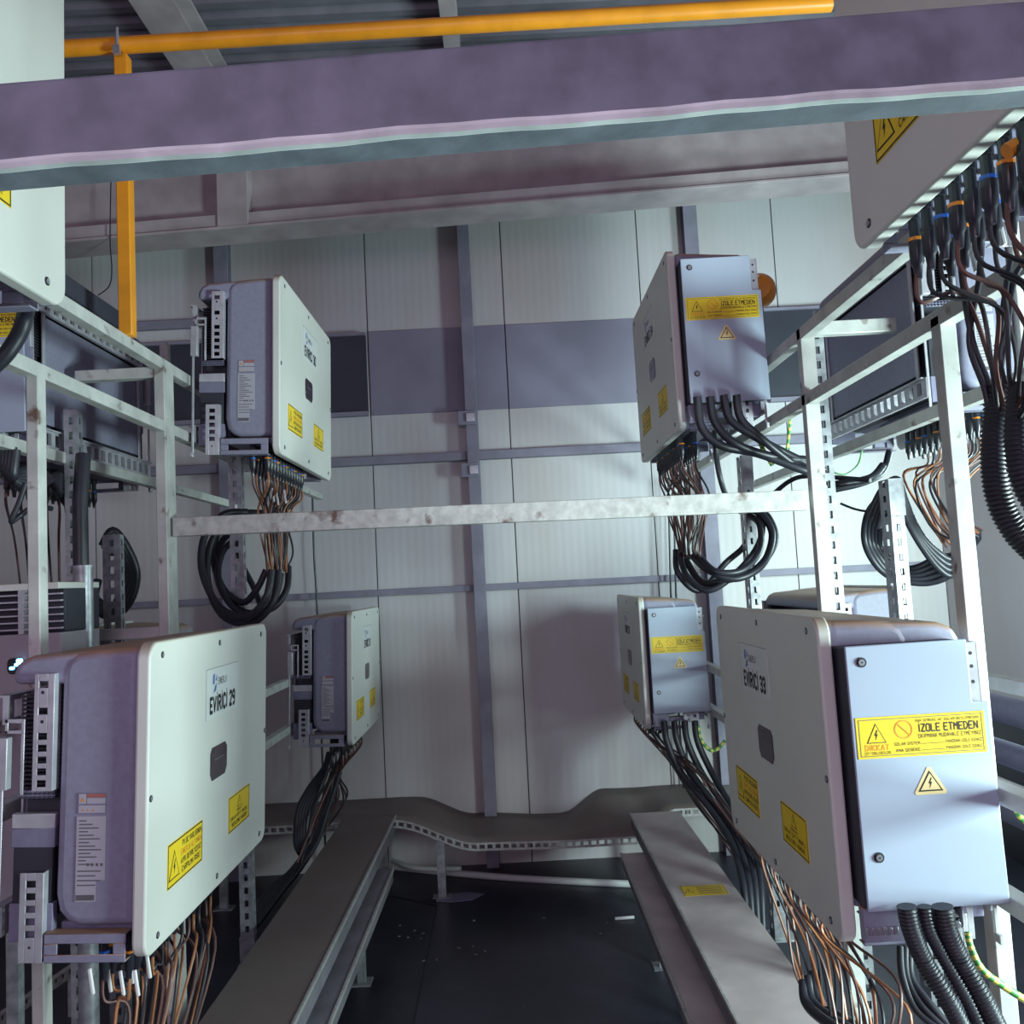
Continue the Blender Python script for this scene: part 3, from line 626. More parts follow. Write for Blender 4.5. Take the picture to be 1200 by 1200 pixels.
# copies are made from the finished prototype before it gets its own sticker
UM = {}
protoM = None
order = PEND[1:]+PEND[:1]
first[0] = False
for k, f, yn, zt, kd, tl, lab, num, s0 in order[:-1]: UM[k] = inverter(f, yn, zt, kd, tl, lab, num, s0)
first[0] = True
k, f, yn, zt, kd, tl, lab, num, s0 = order[-1]; UM[k] = inverter(f, yn, zt, kd, tl, lab, num, s0)

# ------------------------------------------------------------------ cables
def smooth(pts, n=8):
    pts = [Vector(p) for p in pts]; out = []
    for i in range(len(pts)-1):
        p0 = pts[max(i-1, 0)]; p1 = pts[i]; p2 = pts[i+1]; p3 = pts[min(i+2, len(pts)-1)]
        for k in range(n):
            t_ = k/n; out.append(0.5*((2*p1)+(p2-p0)*t_+(2*p0-5*p1+4*p2-p3)*t_*t_+(3*p1-p0-3*p2+p3)*t_**3))
    out.append(pts[-1]); return out
def cable(name, pts, r, m, label, cat='cable', group=None, sides=6, n=7, ribs=False):
    pp = smooth(pts, n); m_ = MB()
    if ribs:                                # corrugated hose: ring after ring
        q = [pp[0]]; step = 0.002; acc = 0
        L = 0
        for a, b in zip(pp, pp[1:]):
            d = (b-a).length; 
            while acc+step*0.999 <= L+d:
                acc += step; q.append(a.lerp(b, (acc-L)/d))
            L += d
        rr = [r*(1.0, 1.0, 0.87, 0.87)[i % 4] for i in range(len(q))]
        m_.tube(q, r, m, 12, rr=rr)
    else: m_.tube(pp, r, m, sides)
    return single(m_, name, label, cat, group, ang=60)
J = lambda s: Vector((random.uniform(-s, s), random.uniform(-s, s), random.uniform(-s, s)))
def bundle(key, cols, rows, mids, ends, r, label_b, label_k, where, jit=0.02, every=1, kinds=(WBRN, WRED, WBLK)):
    """one wire from each connector of an inverter, through gathering points to an end"""
    M_ = UM[key]; i = 0
    for k in cols:
        for r_ in rows:
            a = wp(M_, -0.075 if r_ == 0 else -0.135, 0.09+k*0.05, -0.80)
            f = (k-cols[0])/max(1, len(cols)-1)
            if key in ('R1', 'R2', 'R3'): f = 1-f
            mm = kinds[i % len(kinds)]; i += 1
            pts = [a, a+Vector((0, 0, -0.07))+J(0.003)]
            for md in mids:
                c = Vector(md[0]).lerp(Vector(md[1]), f); pts.append(c+J(jit))
            pts.append(Vector(ends[0]).lerp(Vector(ends[1]), f)+J(jit*0.6))
            if mm in (WBRN, WRED): cable('solar_cable', pts, r, mm, label_b, 'cable', 'brown wires '+where)
            else: cable('solar_cable', pts, r, mm, label_k, 'cable', 'black wires '+where)
ALLC = list(range(13))
# L1: wires fall out of the picture
bundle('L1', ALLC, (0, 1), [((-1.00, 2.30, Z(-1.0)), (-0.97, 2.75, Z(-1.05)))], [(-1.02, 2.25, Z(-1.35)), (-1.05, 2.6, Z(-1.45))], 0.0042,
       'thin brown wire hanging at lower left under the inverter numbered 29', 'thin black wire hanging at lower left under the inverter numbered 29', 'under the inverter numbered 29', 0.035)
# L2: gather and drop to the conduit ends
bundle('L2', ALLC, (0, 1), [(tuple(P(305, 600, 3.75)), tuple(P(338, 600, 4.2))), (tuple(P(312, 640, 3.8)), tuple(P(340, 640, 4.15)))], [tuple(P(316, 672, 3.85)), tuple(P(338, 668, 4.1))], 0.0045,
       'thin brown wire under the upper left inverter crossing behind the tie bar', 'thin black wire under the upper left inverter crossing behind the tie bar', 'under the upper left inverter', 0.018)
# L3
bundle('L3', ALLC[::2], (0, 1), [(tuple(P(388, 905, 5.25)), tuple(P(392, 905, 5.6))), (tuple(P(372, 945, 5.2)), tuple(P(388, 940, 5.5)))], [tuple(P(350, 1010, 5.0)), tuple(P(368, 990, 5.3))], 0.006,
       'brown wire under the small far left inverter', 'black wire under the small far left inverter', 'under the far left inverter', 0.03, kinds=(WRED, WBLK))
# R1
bundle('R1', ALLC, (0, 1), [(tuple(P(1045, 1165, 2.25)), tuple(P(932, 1110, 3.0)))], [tuple(P(1052, 1240, 2.2)), tuple(P(945, 1170, 2.9))], 0.0042,
       'thin brown wire hanging at lower right beneath inverter 33', 'thin black wire hanging at lower right beneath inverter 33', 'under the inverter numbered 33', 0.028)
# R2
bundle('R2', ALLC, (0, 1), [(tuple(P(828, 590, 3.85)), tuple(P(785, 590, 4.4))), (tuple(P(818, 640, 3.9)), tuple(P(795, 640, 4.2)))], [tuple(P(822, 655, 3.9)), tuple(P(797, 650, 4.1))], 0.0045,
       'thin brown wire falling from the upper right inverter into the cable loop', 'thin black wire falling from the upper right inverter into the cable loop', 'under the upper right inverter', 0.02, kinds=(WRED, WBLK, WRED))
# R3
bundle('R3', ALLC[::2], (0, 1), [(tuple(P(800, 900, 5.2)), tuple(P(785, 895, 5.7))), (tuple(P(835, 945, 5.0)), tuple(P(820, 945, 5.4)))], [tuple(P(880, 1010, 4.6)), tuple(P(862, 1000, 4.9))], 0.006,
       'brown wire under the small far right inverter', 'black wire under the small far right inverter', 'under the far right inverter', 0.025, kinds=(WRED, WBLK))
# RB
bundle('RB', ALLC[:10], (0, 1), [(tuple(P(1135, 560, 3.1)), tuple(P(1060, 560, 3.5))), (tuple(P(1140, 610, 3.1)), tuple(P(1085, 610, 3.45)))], [tuple(P(1148, 625, 3.1)), tuple(P(1105, 640, 3.4))], 0.0045,
       'thin brown wire below the away-facing inverter behind the right rack', 'thin black wire below the away-facing inverter behind the right rack', 'behind the right rack', 0.02)
# LB
bundle('LB', ALLC[::2], (0,), [(tuple(P(110, 640, 3.6)), tuple(P(60, 640, 4.2)))], [tuple(P(100, 700, 3.7)), tuple(P(60, 720, 4.2))], 0.006,
       'brown wire below the away-facing inverter behind the left rack', 'black wire below the away-facing inverter behind the left rack', 'behind the left rack', 0.03, kinds=(WRED, WBLK))
# R0: thick wires falling at the right edge
bundle('R0', ALLC[:9], (0, 1), [(tuple(P(1148, 350, 1.58)), tuple(P(1300, 350, 1.18))), (tuple(P(1165, 430, 1.58)), tuple(P(1270, 430, 1.25)))], [tuple(P(1172, 490, 1.58)), tuple(P(1225, 490, 1.4))], 0.0042,
       'brown wire falling from the connectors at the upper right corner', 'black wire falling from the connectors at the upper right corner', 'at the upper right edge', 0.02, kinds=(WRED, WBLK, WBLK))

SEEN = {}
WORDS = {'thick black cables from the upper right isolator box': ['leftmost', 'second from left', 'third from left', 'rightmost'],
 'black cables from the far right isolator box': ['leftmost', 'second from left', 'third from left', 'rightmost'],
 'heavy black cables under the far left inverter': ['leftmost', 'second from left', 'middle', 'second from right', 'rightmost'],
 'black conduits looped under the upper left inverter': ['widest', 'lowest hanging', 'right-hand', 'narrowest', 'inner', 'rearmost'],
 'black conduits looped under the upper right inverter': ['lowest hanging', 'widest', 'second widest', 'smallest', 'leftmost'],
 'black conduits coiled behind the right rack': ['outermost', 'second from outside', 'third from outside', 'fourth from outside', 'innermost', 'front uppermost', 'front second', 'front third', 'front lowest'],
 'black conduits coiled behind the left rack': ['outermost', 'second from outside', 'second from inside', 'innermost'],
 'black cables bundled under the away-facing left inverter': ['lowest', 'second lowest', 'middle', 'second highest', 'highest'],
 'black cables along left tray edge': ['rightmost', 'second from right', 'middle', 'second from left', 'leftmost'],
 'hoses bending below inverter 33': ['leftmost', 'middle', 'rightmost'], 'conduits below inverter 33': ['leftmost', 'middle', 'rightmost'],
 'long black wires at upper right': ['leftmost', 'second from left', 'third from left', 'rightmost']}
def hose(pix, r, label, group=None, ribs=False, m=RUB, name='black_conduit', cat='conduit'):
    if group in WORDS:
        k = SEEN.get(group, 0); SEEN[group] = k+1; label = WORDS[group][k]+' '+label
    return cable(name, [P(*p) for p in pix], r, m, label, cat, group, 12, 8, ribs)
g = 'black conduits looped under the upper left inverter'; lab = 'black conduit looped around the strut below the upper left inverter'
hose([(318, 668, 3.85), (312, 700, 3.82), (290, 722, 3.85), (258, 712, 3.9), (237, 670, 3.95), (240, 628, 4.0), (262, 603, 4.05), (290, 600, 4.1)], 0.016, lab, g)
hose([(326, 668, 3.95), (320, 705, 3.9), (295, 730, 3.92), (262, 722, 3.96), (244, 685, 4.0), (246, 640, 4.05), (266, 612, 4.1), (288, 606, 4.15)], 0.016, lab, g)
hose([(338, 664, 4.1), (336, 690, 4.05), (320, 712, 4.0), (290, 718, 4.0), (264, 700, 4.05), (253, 665, 4.1), (262, 632, 4.15), (285, 618, 4.2)], 0.015, lab, g)
hose([(312, 668, 4.0), (300, 692, 4.0), (284, 706, 4.02), (262, 690, 4.05), (250, 655, 4.1), (256, 622, 4.15), (275, 604, 4.15)], 0.015, lab, g)
hose([(330, 672, 3.98), (322, 700, 3.95), (300, 724, 3.96), (270, 708, 4.0), (256, 676, 4.05), (262, 645, 4.1), (280, 630, 4.15)], 0.014, lab, g)
hose([(342, 570, 4.35), (345, 590, 4.3), (310, 600, 4.25), (282, 605, 4.22), (280, 650, 4.2), (298, 690, 4.15), (306, 712, 4.1)], 0.014, lab, g)
g = 'black conduits looped under the upper right inverter'; lab = 'black conduit looped around the strut below the upper right inverter'
hose([(797, 650, 4.1), (805, 690-15, 4.0), (830, 692, 3.92), (862, 672, 3.9), (888, 640, 3.9), (893, 610, 3.95), (882, 596, 4.0)], 0.014, lab, g)
hose([(803, 655, 4.1), (822, 682, 4.0), (850, 680, 3.9), (885, 668, 3.88), (908, 635, 3.9), (900, 606, 3.95), (882, 594, 4.0)], 0.016, lab, g)
hose([(812, 652, 3.95), (830, 668, 3.85), (862, 678, 3.82), (893, 662, 3.85), (905, 628, 3.9), (893, 603, 3.95), (875, 596, 4.0)], 0.016, lab, g)
hose([(822, 655, 3.9), (840, 670, 3.8), (870, 668, 3.8), (890, 645, 3.85), (890, 615, 3.92), (878, 604, 4.0)], 0.014, lab, g)
hose([(792, 645, 4.15), (795, 672, 4.1), (820, 692, 4.1), (850, 660, 4.15), (872, 640, 4.15), (880, 615, 4.12)], 0.014, lab, g)
g = 'thick black cables from the upper right isolator box'; lab = 'thick black cable sweeping from upper right isolator box behind rack post'
hose([(817, 465, 3.46), (822, 500, 3.46), (845, 522, 3.46), (890, 532, 3.5), (945, 552, 3.5), (968, 556, 3.55)], 0.017, lab, g)
hose([(832, 465, 3.46), (838, 495, 3.46), (862, 520, 3.46), (905, 535, 3.5), (950, 540, 3.52), (968, 548, 3.6)], 0.017, lab, g)
hose([(848, 463, 3.46), (856, 492, 3.46), (885, 512, 3.46), (915, 528, 3.5), (950, 545, 3.52), (968, 552, 3.6)], 0.016, lab, g)
hose([(863, 463, 3.46), (868, 490, 3.46), (890, 512, 3.46), (925, 540, 3.5), (955, 560, 3.55), (966, 572, 3.6)], 0.016, lab, g)
hose([(838, 500, 3.75), (839, 530, 3.8), (844, 560, 3.8), (852, 582, 3.85), (868, 600, 3.9)], 0.012, 'short black cable curling down behind the tie bar under upper right inverter')
hose([(905, 580, 3.9), (925, 564, 3.8), (945, 558, 3.75), (985, 560, 3.7), (1020, 563, 3.6)], 0.010, 'thin black cable passing behind the right post above the tie bar')
g = 'black conduits coiled behind the right rack'; lab = 'black conduit coiled around the slotted strut behind the right rack'
for k in range(5):
    e = k*4.5
    hose([(1035+e*0.3, 580+e, 3.5), (1018+e*0.8, 600+e, 3.55), (1013+e, 630+e*0.5, 3.6), (1022+e, 655-e*0.2, 3.6), (1042+e*0.6, 675-e*0.5, 3.6), (1075, 683-e, 3.55), (1100, 680-e*1.5, 3.5), (1118, 668-e, 3.45), (1146, 630-e*0.3, 3.3)], 0.014, lab, g)
for k in range(4):
    hose([(1020+k*3, 600+k*6, 3.5), (1035, 572+k*9, 3.46), (1052, 562+k*9, 3.42), (1062, 590+k*6, 3.42), (1078, 625+k*4, 3.42), (1100, 648+k*6, 3.42), (1118, 655+k*6, 3.42), (1140, 638+k*2, 3.35)], 0.013, lab, g)
hose([(1035, 545, 3.7), (1020, 560, 3.68), (985, 567, 3.66), (950, 570, 3.65)], 0.016, 'thick black cable leaving the away-facing right isolator box towards the post')
hose([(1042, 530, 3.85), (1034, 553, 3.8), (1010, 566, 3.75), (975, 574, 3.7)], 0.015, 'second thick black cable curving under the away-facing right isolator box')
hose([(1010, 528, 3.9), (1005, 545, 3.9), (990, 556, 3.85), (975, 553, 3.8)], 0.004, 'thin green earth wire hanging behind the right rack strut', m=GRN, name='earth_wire', cat='wire')
hose([(985, 590, 3.6), (1000, 596, 3.6), (1015, 599, 3.58), (1030, 598, 3.55)], 0.005, 'thin black lead crossing left of the coiled conduits behind right rack')
g = 'black conduits coiled behind the left rack'; lab = 'black conduit coiled behind the left rack strut'
for k in range(4):
    e = k*3.5
    hose([(120+e, 640+e, 3.8), (132, 622+e, 3.82), (148-e*0.5, 640+e, 3.85), (160-e, 672, 3.88), (152-e, 705-e, 3.9), (132, 722-e, 3.9), (112, 712-e, 3.88), (104+e, 680, 3.85)], 0.018, lab, g)
g = 'black cables bundled under the away-facing left inverter'; lab = 'thick black cable drooping under the away-facing left inverter'
for k in range(5):
    hose([(2+k*4, 515+k*3, 2.95), (3+k*3, 545+k*3, 2.95), (20, 566-k*3, 3.0), (45, 568-k*4, 3.1), (72, 560+k*5, 3.3), (84+k*2, 620, 3.4), (86+k*3, 700, 3.5), (80+k*3, 780, 3.6)], 0.017, lab, g)
hose([(30, 566, 2.95), (22, 590, 2.95), (13, 611, 2.95), (24, 604, 2.98), (40, 594, 3.0), (60, 596, 3.1)], 0.009, 'black lead bent into a sharp hook below the drooping left cables')
hose([(-10, 432, 2.0), (8, 414, 2.0), (24, 388, 2.0), (31, 362, 1.98), (33, 345, 1.9)], 0.018, 'shiny black hose curving beside the inverter in the upper left corner')
# R1 isolator cables
g = 'corrugated black hoses from the lower right isolator box'
for k, (x0, x1, x2, rr_) in enumerate(((1062, 1085, 1140, 0.021), (1083, 1110, 1160, 0.015), (1104, 1128, 1180, 0.023))):
    hose([(x0, 1062, 2.02), (x0+6, 1090, 2.02), (x1, 1130, 2.02), ((x1+x2)/2, 1175, 2.0), (x2, 1230, 2.0)], rr_, ['leftmost', 'thin middle', 'rightmost'][k]+' of the black corrugated hoses leaving the isolator box of inverter numbered 33', None, True)
hose([(1122, 1062, 2.07), (1128, 1100, 2.1), (1140, 1150, 2.1), (1165, 1215, 2.1)], 0.008, 'thin black cable beside the rightmost corrugated hose at lower right')
for k in range(3):
    hose([(1055+k*6, 1110, 2.5), (1058+k*5, 1145, 2.45), (1075+k*6, 1185-k*6, 2.4), (1110+k*5, 1212, 2.35)], 0.010, 'grey black hose bending out of view below the isolator box of inverter 33', 'hoses bending below inverter 33')
for k in range(3):
    hose([(942+k*6, 1150-k*6, 2.85), (945+k*8, 1175, 2.8), (965+k*12, 1195, 2.7), (1000+k*12, 1215, 2.6)], 0.016, 'black conduit curving at the bottom edge below the numbered 33 inverter', 'conduits below inverter 33')
def earth(pix, r, label):                    # green and yellow striped earth wire
    pp = smooth([P(*p) for p in pix], 10); m_ = MB()
    for i in range(len(pp)-1): m_.tube([pp[i], pp[i+1]], r, YEL if (i//2) % 2 else GRN, 8, caps=False)
    return single(m_, 'earth_wire', label, 'wire', ang=60)
earth([(1134, 1092, 2.07), (1137, 1108, 2.06), (1150, 1135, 2.05), (1175, 1155, 2.05), (1215, 1180, 2.05)], 0.008, 'green and yellow earth wire from the lug under the lower right isolator box')
earth([(884, 508, 3.54), (890, 518, 3.54), (895, 528, 3.54), (905, 545, 3.56)], 0.009, 'short green and yellow earth wire under the upper right isolator box')
earth([(921, 476, 3.5), (925, 487, 3.5), (925, 505, 3.5), (922, 528, 3.5)], 0.006, 'green earth wire hanging left of the right rack post')
earth([(818, 850, 5.0), (822, 868, 5.0), (836, 880, 5.0), (850, 868, 5.0)], 0.010, 'small yellow green earth wire under the far right isolator box')
earth([(1190, 938, 2.5), (1194, 955, 2.5), (1210, 968, 2.5)], 0.009, 'green and yellow earth wire end at the right picture edge')
# R3 isolator cables
g = 'black cables from the far right isolator box'; lab = 'black cable sweeping down from the far right isolator box behind inverter 33'
for k in range(4):
    x = 778+k*12
    hose([(x, 845, 5.0), (x+4, 870, 5.0), (x+20, 905, 4.95), (x+52-k*3, 945, 4.8), (x+78-k*4, 985, 4.6), (x+92-k*5, 1030, 4.4), (x+98-k*6, 1080, 4.3), (x+104-k*7, 1142, 4.22)], 0.018, lab, g)
# L3 heavy bundle
g = 'heavy black cables under the far left inverter'; lab = 'heavy black cable bending down from the far left inverter to the floor'
for k in range(5):
    e = k*3
    hose([(386+e*0.3, 882, 5.45), (380+e*0.3, 900, 5.4), (362+e, 925, 5.3), (350+e, 950, 5.25), (347+e, 985, 5.2), (352+e, 1000, 5.15)], 0.018, lab, g)
for k in range(5):
    e = k*4
    hose([(398-e*0.5, 905, 5.5), (385-e*0.5, 945, 5.35), (372-e*0.4, 985, 5.2), (350-e*0.5, 1020, 4.95), (330-e, 1045, 4.7), (300-e, 1085, 4.45)], 0.016, 'black cable running down along the left tray edge to the floor', 'black cables along left tray edge')
# R0 conduits at the right edge
g = 'black corrugated hoses at the right picture edge'
hose([(1172, 455, 1.6), (1165, 520, 1.6), (1170, 580, 1.6), (1192, 625, 1.6), (1235, 665, 1.6)], 0.024, 'large corrugated hose bending at right edge below the falling wires', None, True)
hose([(1195, 450, 1.5), (1192, 520, 1.5), (1205, 575, 1.5), (1240, 620, 1.5)], 0.022, 'second corrugated hose at the extreme right edge, behind the larger one', None, True)
g = 'long black wires at upper right'
for k, (x0, y0, x1, x2, x3) in enumerate(((1124, 275, 1128, 1140, 1172), (1150, 280, 1147, 1136, 1165), (1185, 300, 1180, 1172, 1185), (1198, 310, 1188, 1178, 1180))):
    hose([(x0, y0, 1.6), (x1, 330, 1.6), (x2, 400, 1.6), (x3-10, 460, 1.6), (x3, 520, 1.6)], 0.0055, 'long black wire crossing in front of the right rack rails', g)
# orange sleeve at the top right and orange hose bit behind R2
m_ = MB(); pp = smooth([P(1180, 178, 1.25), P(1195, 170, 1.25), P(1220, 172, 1.25)], 6); m_.tube(pp, 0.012, CORG, 14)
single(m_, 'orange_sleeve', 'orange sleeve among the black connectors at the upper right corner', 'sleeve')
m_ = MB(); q = P(889, 340, 4.0); dd = Vector((0.35, 1, 0)).normalized()
m_.tube([q-dd*0.05, q-dd*0.045, q-dd*0.01, q+dd*0.04, q+dd*0.045], 0.07, YPIPE, 24, rr=[0.03, 0.055, 0.076, 0.076, 0.06])
m_.tube([(q.x, q.y, q.z-0.07), (q.x, q.y, Z(0.853))], 0.012, BRK, 10)
single(m_, 'orange_lamp', 'round orange lamp half hidden behind the upper right inverter', 'lamp')

# white tags on wires
def tags(spots, label, group):
    for x, y, Y in spots:
        m_ = MB(); q = P(x, y, Y); m_.bar(q+Vector((-0.004, 0, 0.03)), q+Vector((0.004, 0, -0.03)), 0.008, 0.008, TAGW, up=(0, 1, 0))
        single(m_, 'cable_tag', label, 'tag', group, bevel=0.002)
tags([(107, 1150, 2.2), (128, 1148, 2.3), (143, 1152, 2.3), (154, 1138, 2.3), (160, 1152, 2.2), (174, 1132, 2.35)], 'small white wire marker below the inverter numbered 29', 'white markers under inverter 29')
tags([(320, 580, 3.8), (325, 584, 3.85), (334, 582, 3.9)], 'small white wire marker below the upper left inverter', 'white markers under the upper left inverter')
# connector lead tags at R0
tags([(1172, 268, 1.5), (1140, 300, 1.62)], 'small pale wire marker among connectors in the upper right corner', 'pale markers upper right')

# ------------------------------------------------------------------ cable trays
def tray(name, x0, x1, y0, y1, ztop, h, label, m, inner, skirt=True, foot_y=()):
    t_ = thing(name, ((x0+x1)/2, (y0+y1)/2, Z(ztop)-h), label, 'cable tray'); c = t_.location.copy()
    m_ = MB(); m_.box(x0, x1, y0, y1, Z(ztop)-0.004, Z(ztop), m)
    local(m_, c); m_.build('tray_cover', t_, bevel=0.0015)
    m_ = MB(); m_.box(x0+0.003, x0+0.007, y0, y1, Z(ztop)-h, Z(ztop)-0.005, TRAYD); m_.box(x1-0.007, x1-0.003, y0, y1, Z(ztop)-h, Z(ztop)-0.005, TRAYD); m_.box(x0+0.006, x1-0.006, y0, y1, Z(ztop)-h-0.003, Z(ztop)-h, TRAYD)
    local(m_, c); m_.build('tray_body', t_)
    xe = x1 if inner > 0 else x0
    m_ = MB(); m_.box(xe-0.006, xe+0.006, y0, y1, Z(ztop)-0.012, Z(ztop)+0.004, EDGE if name != 'x' else m); local(m_, c); m_.build('edge_lip', t_, bevel=0.0015)
    for fy in foot_y:
        m_ = MB(); m_.box((x0+x1)/2-0.02, (x0+x1)/2+0.02, fy, fy+0.04, 0, Z(ztop)-h, GALV); m_.box((x0+x1)/2-0.05, (x0+x1)/2+0.05, fy-0.03, fy+0.07, 0, 0.006, GALV); local(m_, c); m_.build('leg', t_)
    return t_
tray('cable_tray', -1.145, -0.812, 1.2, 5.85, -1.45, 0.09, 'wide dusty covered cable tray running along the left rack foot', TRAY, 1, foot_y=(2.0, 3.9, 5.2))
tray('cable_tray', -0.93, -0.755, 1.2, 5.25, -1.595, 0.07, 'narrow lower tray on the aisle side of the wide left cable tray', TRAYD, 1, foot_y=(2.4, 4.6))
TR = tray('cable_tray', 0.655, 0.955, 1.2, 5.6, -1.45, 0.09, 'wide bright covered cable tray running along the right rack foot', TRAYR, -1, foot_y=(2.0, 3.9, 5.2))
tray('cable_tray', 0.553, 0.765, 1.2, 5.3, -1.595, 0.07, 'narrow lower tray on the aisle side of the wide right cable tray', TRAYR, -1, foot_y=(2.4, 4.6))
m_ = MB(); q = at(822, 1042, 'z', -1.446); s = Sheet(m_, (q.x-0.09, q.y-0.07, Z(-1.4495)), (1, 0, 0), (0, 1, 0), (0, 0, 1)); s.slab(0, 0.2, 0, 0.13, YLAB); s.frame(0.003, 0.197, 0.003, 0.127, 0.003, INK); s.tri(0.03, 0.035, 0.045, 0.06, 0.003, BLK, YLAB)
for k in range(4): s.rect(0.07, 0.185, 0.025+k*0.025, 0.033+k*0.025, INK)
single(m_, 'yellow_sticker', 'faded yellow warning sticker lying on the wide right tray cover', 'sticker', smooth=False)

# transverse tray at the back wall: bent cover that ramps down and up again
t = thing('cable_tray', (0, 6.1, Z(-1.68)), 'bent tray cover crossing below the back wall, dipping in the middle', 'cable tray'); c = t.location.copy()
def lerpz(tab, x):
    for (xa, za), (xb, zb) in zip(tab, tab[1:]):
        if x <= xb:
            f = (x-xa)/(xb-xa); f = f*f*(3-2*f); return za+(zb-za)*f
    return tab[-1][1]
back = [(-4.1, -1.452), (-0.72, -1.462), (-0.33, -1.60), (0.28, -1.625), (0.57, -1.475), (2.9, -1.468)]
front = [(-4.1, -1.45), (-0.82, -1.452), (-0.29, -1.62), (0.28, -1.632), (0.66, -1.630), (0.75, -1.63), (0.95, -1.475), (2.9, -1.47)]
N_ = 160; m_ = MB(); vs_ = []
for i in range(N_+1):
    x = -4.1+7.0*i/N_
    for j in range(5):
        f = j/4; zf = lerpz(front, x); zb = lerpz(back, x); vs_.append((x, 5.75+0.64*f, Z(zf+(zb-zf)*f)+0.004*math.sin(x*9+f*4)*(1 if abs(x) < 0.9 else 0.2)))
fs = [(i*5+j, (i+1)*5+j, (i+1)*5+j+1, i*5+j+1) for i in range(N_) for j in range(4)]
m_.add(vs_, fs, TRAY); local(m_, c); o = m_.build('bent_cover', t); so = o.modifiers.new('thick', 'SOLIDIFY'); so.thickness = 0.004
m_ = MB(); x = -4.1
while x < 2.9:                               # slotted front edge strip
    za = lerpz(front, x); zb = lerpz(front, x+0.05); zc = lerpz(front, x+0.032)
    for (u0_, u1_, lo, hi) in ((x, x+0.05, -0.012, 0.0), (x, x+0.05, -0.05, -0.036), (x, x+0.018, -0.036, -0.012)):
        z0a = lerpz(front, u0_); z1a = lerpz(front, u1_)
        m_.add([(u0_, 5.745, Z(z0a+lo)), (u1_, 5.745, Z(z1a+lo)), (u1_, 5.745, Z(z1a+hi)), (u0_, 5.745, Z(z0a+hi)), (u0_, 5.748, Z(z0a+lo)), (u1_, 5.748, Z(z1a+lo)), (u1_, 5.748, Z(z1a+hi)), (u0_, 5.748, Z(z0a+hi))],
               [(0, 1, 2, 3), (7, 6, 5, 4), (0, 4, 5, 1), (1, 5, 6, 2), (2, 6, 7, 3), (3, 7, 4, 0)], EDGE)
    x += 0.05
local(m_, c); m_.build('slotted_edge', t)
for lx in (-0.53, 0.9, -1.9, 2.2):
    m_ = MB(); m_.box(lx-0.025, lx+0.025, 5.77, 5.80, 0, Z(lerpz(front, lx)-0.03), GALV); m_.box(lx-0.06, lx+0.06, 5.74, 5.83, 0, 0.006, GALV); local(m_, c); m_.build('leg', t)

# white pipe on the floor at the wall foot
cable('white_conduit', [at(430, 1012, 'z', -1.93)+Vector((0, 0, 0.0)), at(520, 1022, 'z', -1.93), at(620, 1030, 'z', -1.93), at(760, 1037, 'z', -1.93)], 0.022, WHT, 'pale conduit lying on the floor along the back wall foot', 'pipe', None, 12)
cable('white_conduit', [at(440, 1003, 'z', -1.93)+Vector((0, -0.02, 0.05)), at(480, 1016, 'z', -1.90), at(540, 1018, 'z', -1.88)], 0.018, WHT, 'short pale conduit resting across the long one at the wall foot', 'pipe', None, 12)
# floor litter and seams
def seam(p, q):
    m_ = MB(); m_.bar(at(*p, 'z', -1.949), at(*q, 'z', -1.949), 0.008, 0.003, BLK); return m_
m_ = seam((512, 1062), (484, 1200)); m_.bar(at(512, 1062, 'z', -1.949), at(460, 1050, 'z', -1.949), 0.008, 0.003, BLK); o = m_.build('trim_7'); struct(o)
def litter(px, py, w_, h_, rot, label, m=TAGW, cat='scrap', name='paper_scrap', group=None, t_=0.006):
    q = at(px, py, 'z', -1.949); m_ = MB()
    pts = [(random.uniform(0.75, 1.1)*w_/2*math.cos(a), random.uniform(0.75, 1.1)*h_/2*math.sin(a)) for a in [k*math.pi/3.5 for k in range(7)]]
    m_.prism(pts, 0.0, t_, 'z', m); o = m_.build(name, bevel=0.001); o.location = (q.x, q.y, 0.0015); o.rotation_euler = (0, 0, rot); tag(o, label, cat, group)
m_ = MB(); q = at(732, 1076, 'z', -1.94); m_.tube([q+Vector((-0.055, 0, 0)), q+Vector((0.055, 0.008, 0))], 0.009, TAGW, 8)
single(m_, 'plastic_offcut', 'short pale plastic offcut lying on the dark floor beside right tray', 'scrap')
for i in range(16):
    px = random.uniform(455, 560); py = random.uniform(1066, 1130)
    if i > 11: px = random.uniform(560, 760); py = random.uniform(1070, 1180)
    litter(px, py, random.uniform(0.012, 0.03), random.uniform(0.008, 0.018), random.uniform(0, 3), 'tiny pale scrap lying on the dark aisle floor', WGRY, group='tiny scraps on the aisle floor', t_=0.003)
litter(535, 1052, 0.34, 0.2, 0.2, 'flat dark sheet piece lying on the floor below the dipping tray', CASED, 'sheet', 'sheet_offcut', t_=0.004)
litter(505, 1055, 0.16, 0.1, 0.6, 'small black sheet piece beside the larger one below the dipping tray', BLK, 'sheet', 'sheet_offcut', t_=0.003)

